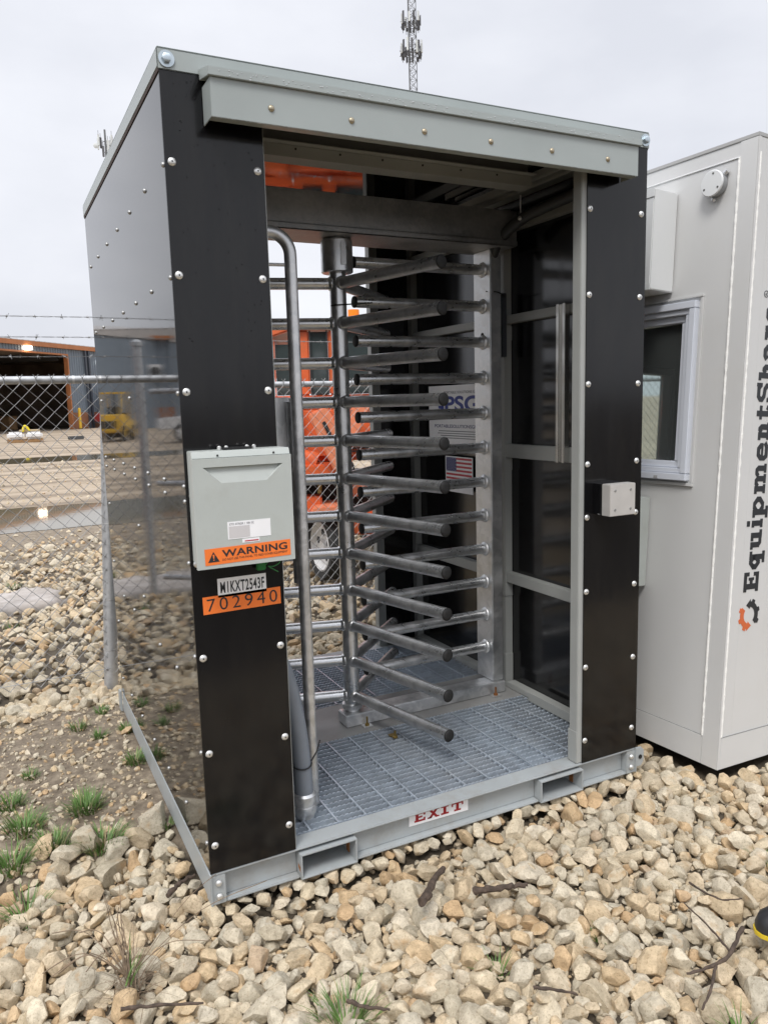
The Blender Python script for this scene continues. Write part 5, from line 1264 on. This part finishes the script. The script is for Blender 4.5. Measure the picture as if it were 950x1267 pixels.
TL = [(106,1002,70,.085,.055,'bushy grass tuft on bare dirt, upper of the pair nearest the booth'), (128,1046,80,.085,.06,'bushy grass tuft just behind the heap of big rocks'), (66,1052,60,.08,.05,'grass tuft in the middle of the dirt patch left of the heap of rocks'),
      (30,1030,70,.08,.06,'wide grass tuft on the dirt near the left picture edge'), (14,1075,60,.09,.06,'tall grass tuft at the left picture edge beside the rocks'), (168,942,50,.06,.045,'grass tuft against the rear part of the booth side rail'),
      (12,1000,50,.06,.05,'low grass tuft at the left picture edge on bare dirt'), (126,882,28,.05,.03,'small grass tuft on stones below the grey fence post'), (98,903,30,.05,.035,'small grass tuft on dirt below and left of the fence post'), (124,912,24,.05,.03,'small grass tuft between fence post and booth rail'),
      (38,962,30,.04,.035,'tiny grass tuft alone on the middle of the dirt'), (205,1022,18,.045,.025,'sparse grass tuft touching the booth side rail'), (158,905,26,.05,.03,'small grass tuft at the rear corner of the booth rail'),
      (428,1250,75,.11,.05,'lush grass tuft growing among rocks at the bottom centre'), (946,1048,50,.06,.04,'grass tuft among rocks at the right picture edge'), (616,1188,12,.08,.02,'few grass blades among rocks right of centre'), (744,1142,9,.06,.015,'thin grass blades between rocks in front of the right panel'), (916,1262,10,.09,.02,'few grass blades at the bottom right corner'), (30,1118,30,.10,.05,'leafy grass tuft over the rocks at lower left'), (17,722,16,.12,.05,'grass tuft on pale slab behind the fence'), (14,770,12,.1,.05,'grass tuft beyond the fence mesh at left')]
for q in TL: tuft(*q)
dw = ground_at(160, 1215, 0); dwt = thing('dry_weed', 'dead brown straw weed with a bent stem over the rocks at lower left', 'dry weed', (dw.x, dw.y, 0)); a, b = MB(), MB()
rr = random.Random(4)
for k in range(75): blade(a, (dw.x+rr.gauss(0,.02), dw.y+rr.gauss(0,.02), -.02), rr.uniform(0,6.28), rr.uniform(.06,.2), rr.uniform(.2,1.1), rr.uniform(.0016,.003), rr.uniform(.2,1.), 6)
for k in range(9):
    az = R(rr.uniform(85,125)); p = [Vector((dw.x,dw.y,-.01))]; dl = .30*rr.uniform(.5,1.1)
    for j in range(1,7): p.append(p[0]+Vector((math.cos(az)*.35*dl*j/6, math.sin(az)*.5*dl*j/6, dl*.75*(j/6)**.8))+Vector((rr.gauss(0,.004),rr.gauss(0,.004),0)))
    a.tube(p, [.0022*(1-.1*j) for j in range(7)], 5)
for k in range(6): 
    q = ground_at(rr.uniform(30,110), rr.uniform(1150,1215), .06); a.tube(catmull([(dw.x,dw.y,.01),(dw.x*.5+q.x*.5,dw.y*.5+q.y*.5,.10),(q.x,q.y,q.z)],5), .0016, 4)
for (u, v) in ((330,1090),(300,1060),(262,1165)):
    q = ground_at(u, v, .09); a.tube(catmull([(dw.x+.02,dw.y+.01,.02),((dw.x+q.x)/2,(dw.y+q.y)/2,.10),(q.x,q.y,q.z)],6), .0013, 4)
a.build('straw', STRAW, dwt)
for k in range(7): blade(b, (dw.x+rr.gauss(0,.012), dw.y+rr.gauss(0,.012), 0), rr.uniform(-1,1.5), rr.uniform(.06,.11), rr.uniform(.1,.6), .005, .5)
b.build('green_blades', GREEN, dwt)
def twig(pts, r, lab, seed, z=.03):
    rr = random.Random(seed); p = [ground_at(u, v, z+rr.uniform(-.004,.012)) for u, v in pts]; p = catmull(p, 6)
    p = [q+Vector((rr.gauss(0,r*.2), rr.gauss(0,r*.2), rr.gauss(0,r*.2))) for q in p]
    tag(MB().tube(p, [r*(1-.5*i/len(p))*(1+.18*math.sin(i*1.7+seed)) for i in range(len(p))], 9).build('stick', TWIG), lab, 'stick')
twig([(588,1102),(612,1101),(632,1097),(652,1095)], .0115, 'dark knobbly stick on the rocks below the EXIT sign', 1)
twig([(522,1117),(531,1100),(547,1074)], .0150, 'short thick dark wood chunk standing among rocks left of centre', 2)
twig([(150,1249),(190,1245),(252,1242)], .0055, 'straight reddish brown stick lying on rocks at the bottom left', 3, .04)
twig([(207,1108),(222,1095),(240,1082)], .009, 'dark curved stick by the front left corner of the skid', 4)
twig([(852,1092),(874,1106),(896,1114),(918,1112)], .0035, 'thin dark twig on rocks at the right, farther from the boot', 5, .05)
twig([(918,1148),(902,1182),(880,1196),(850,1206)], .0062, 'branching grey twig running toward the black boot', 6, .05)
twig([(905,1180),(888,1160),(868,1138),(846,1118)], .0035, 'thin bent twig joining the branching twig by the boot', 7, .055)
twig([(885,1195),(880,1222),(868,1250)], .0045, 'grey twig pointing down at the lower right rocks', 8, .05)
twig([(660,1222),(690,1226),(715,1231)], .005, 'dark stick half buried in rocks at the bottom right of centre', 9, .02)
twig([(430,1240),(455,1247),(482,1250)], .006, 'dark stick beside the lush bottom grass tuft', 10, .01)
# boot toe entering at the right edge
bq = ground_at(934, 1155, .015); bt = thing('boot', 'black work boot with a bright yellow sole edge stepping in at the right picture edge', 'boot', (bq.x, bq.y, .015))
hd_ = Vector((.93, -.36, 0)).normalized(); sd_ = Vector((-hd_.y, hd_.x, 0))
def outline(s_, k=1.): # foot outline along hd_ from the toe
    prof = [(0,.0),(.006,.020),(.02,.034),(.05,.046),(.09,.050),(.15,.043),(.20,.036),(.25,.036),(.28,.028),(.292,.0)]
    return [(a*s_, b*k) for a, b in prof]
def ring_pts(z, s0, k, sh=0):
    pr = outline(s0, k); l = [(a+sh, b) for a, b in pr]+[(a+sh, -b) for a, b in pr[-2:0:-1]]
    return [Vector((bq.x, bq.y, 0))+hd_*a+sd_*b+Vector((0,0,.012+z)) for a, b in l]
def loft(rings, m, name, parent):
    mb = MB(); n = len(rings[0]); vs = [p for r_ in rings for p in r_]
    fs = [(i*n+k, i*n+(k+1) % n, (i+1)*n+(k+1) % n, (i+1)*n+k) for i in range(len(rings)-1) for k in range(n)]
    fs += [tuple(range(n))[::-1], tuple((len(rings)-1)*n+k for k in range(n))]; mb._add(vs, fs); return mb.build(name, m, parent, angle=45)
loft([ring_pts(0,1,1), ring_pts(.012,1,1.02)], mat('yellow_sole', (.72,.52,.03), .5), 'sole_edge', bt)
LEATH = mat('black_leather', (.022,.022,.024), .45, 0, .3, 20, .15, 60)
loft([ring_pts(.0125,.985,.96,.003), ring_pts(.03,.98,.97,.004), ring_pts(.05,.95,.9,.012), ring_pts(.066,.84,.75,.045), ring_pts(.085,.66,.70,.098), ring_pts(.12,.52,.72,.138), ring_pts(.18,.48,.78,.148), ring_pts(.26,.50,.82,.14)], LEATH, 'upper', bt)
loft([ring_pts(.2605,.44,.70,.148), ring_pts(.266,.44,.70,.148)], RUBBER, 'collar', bt)
mb = MB()
for k in range(4): 
    q = Vector((bq.x,bq.y,.012))+hd_*(.115+.018*k)+Vector((0,0,.083+.024*k)); mb.tube([q-sd_*.024, q+Vector((0,0,.006)), q+sd_*.024], .0028, 6)
mb.build('lace', mat('lace_grey', (.10,.10,.10), .8), bt)
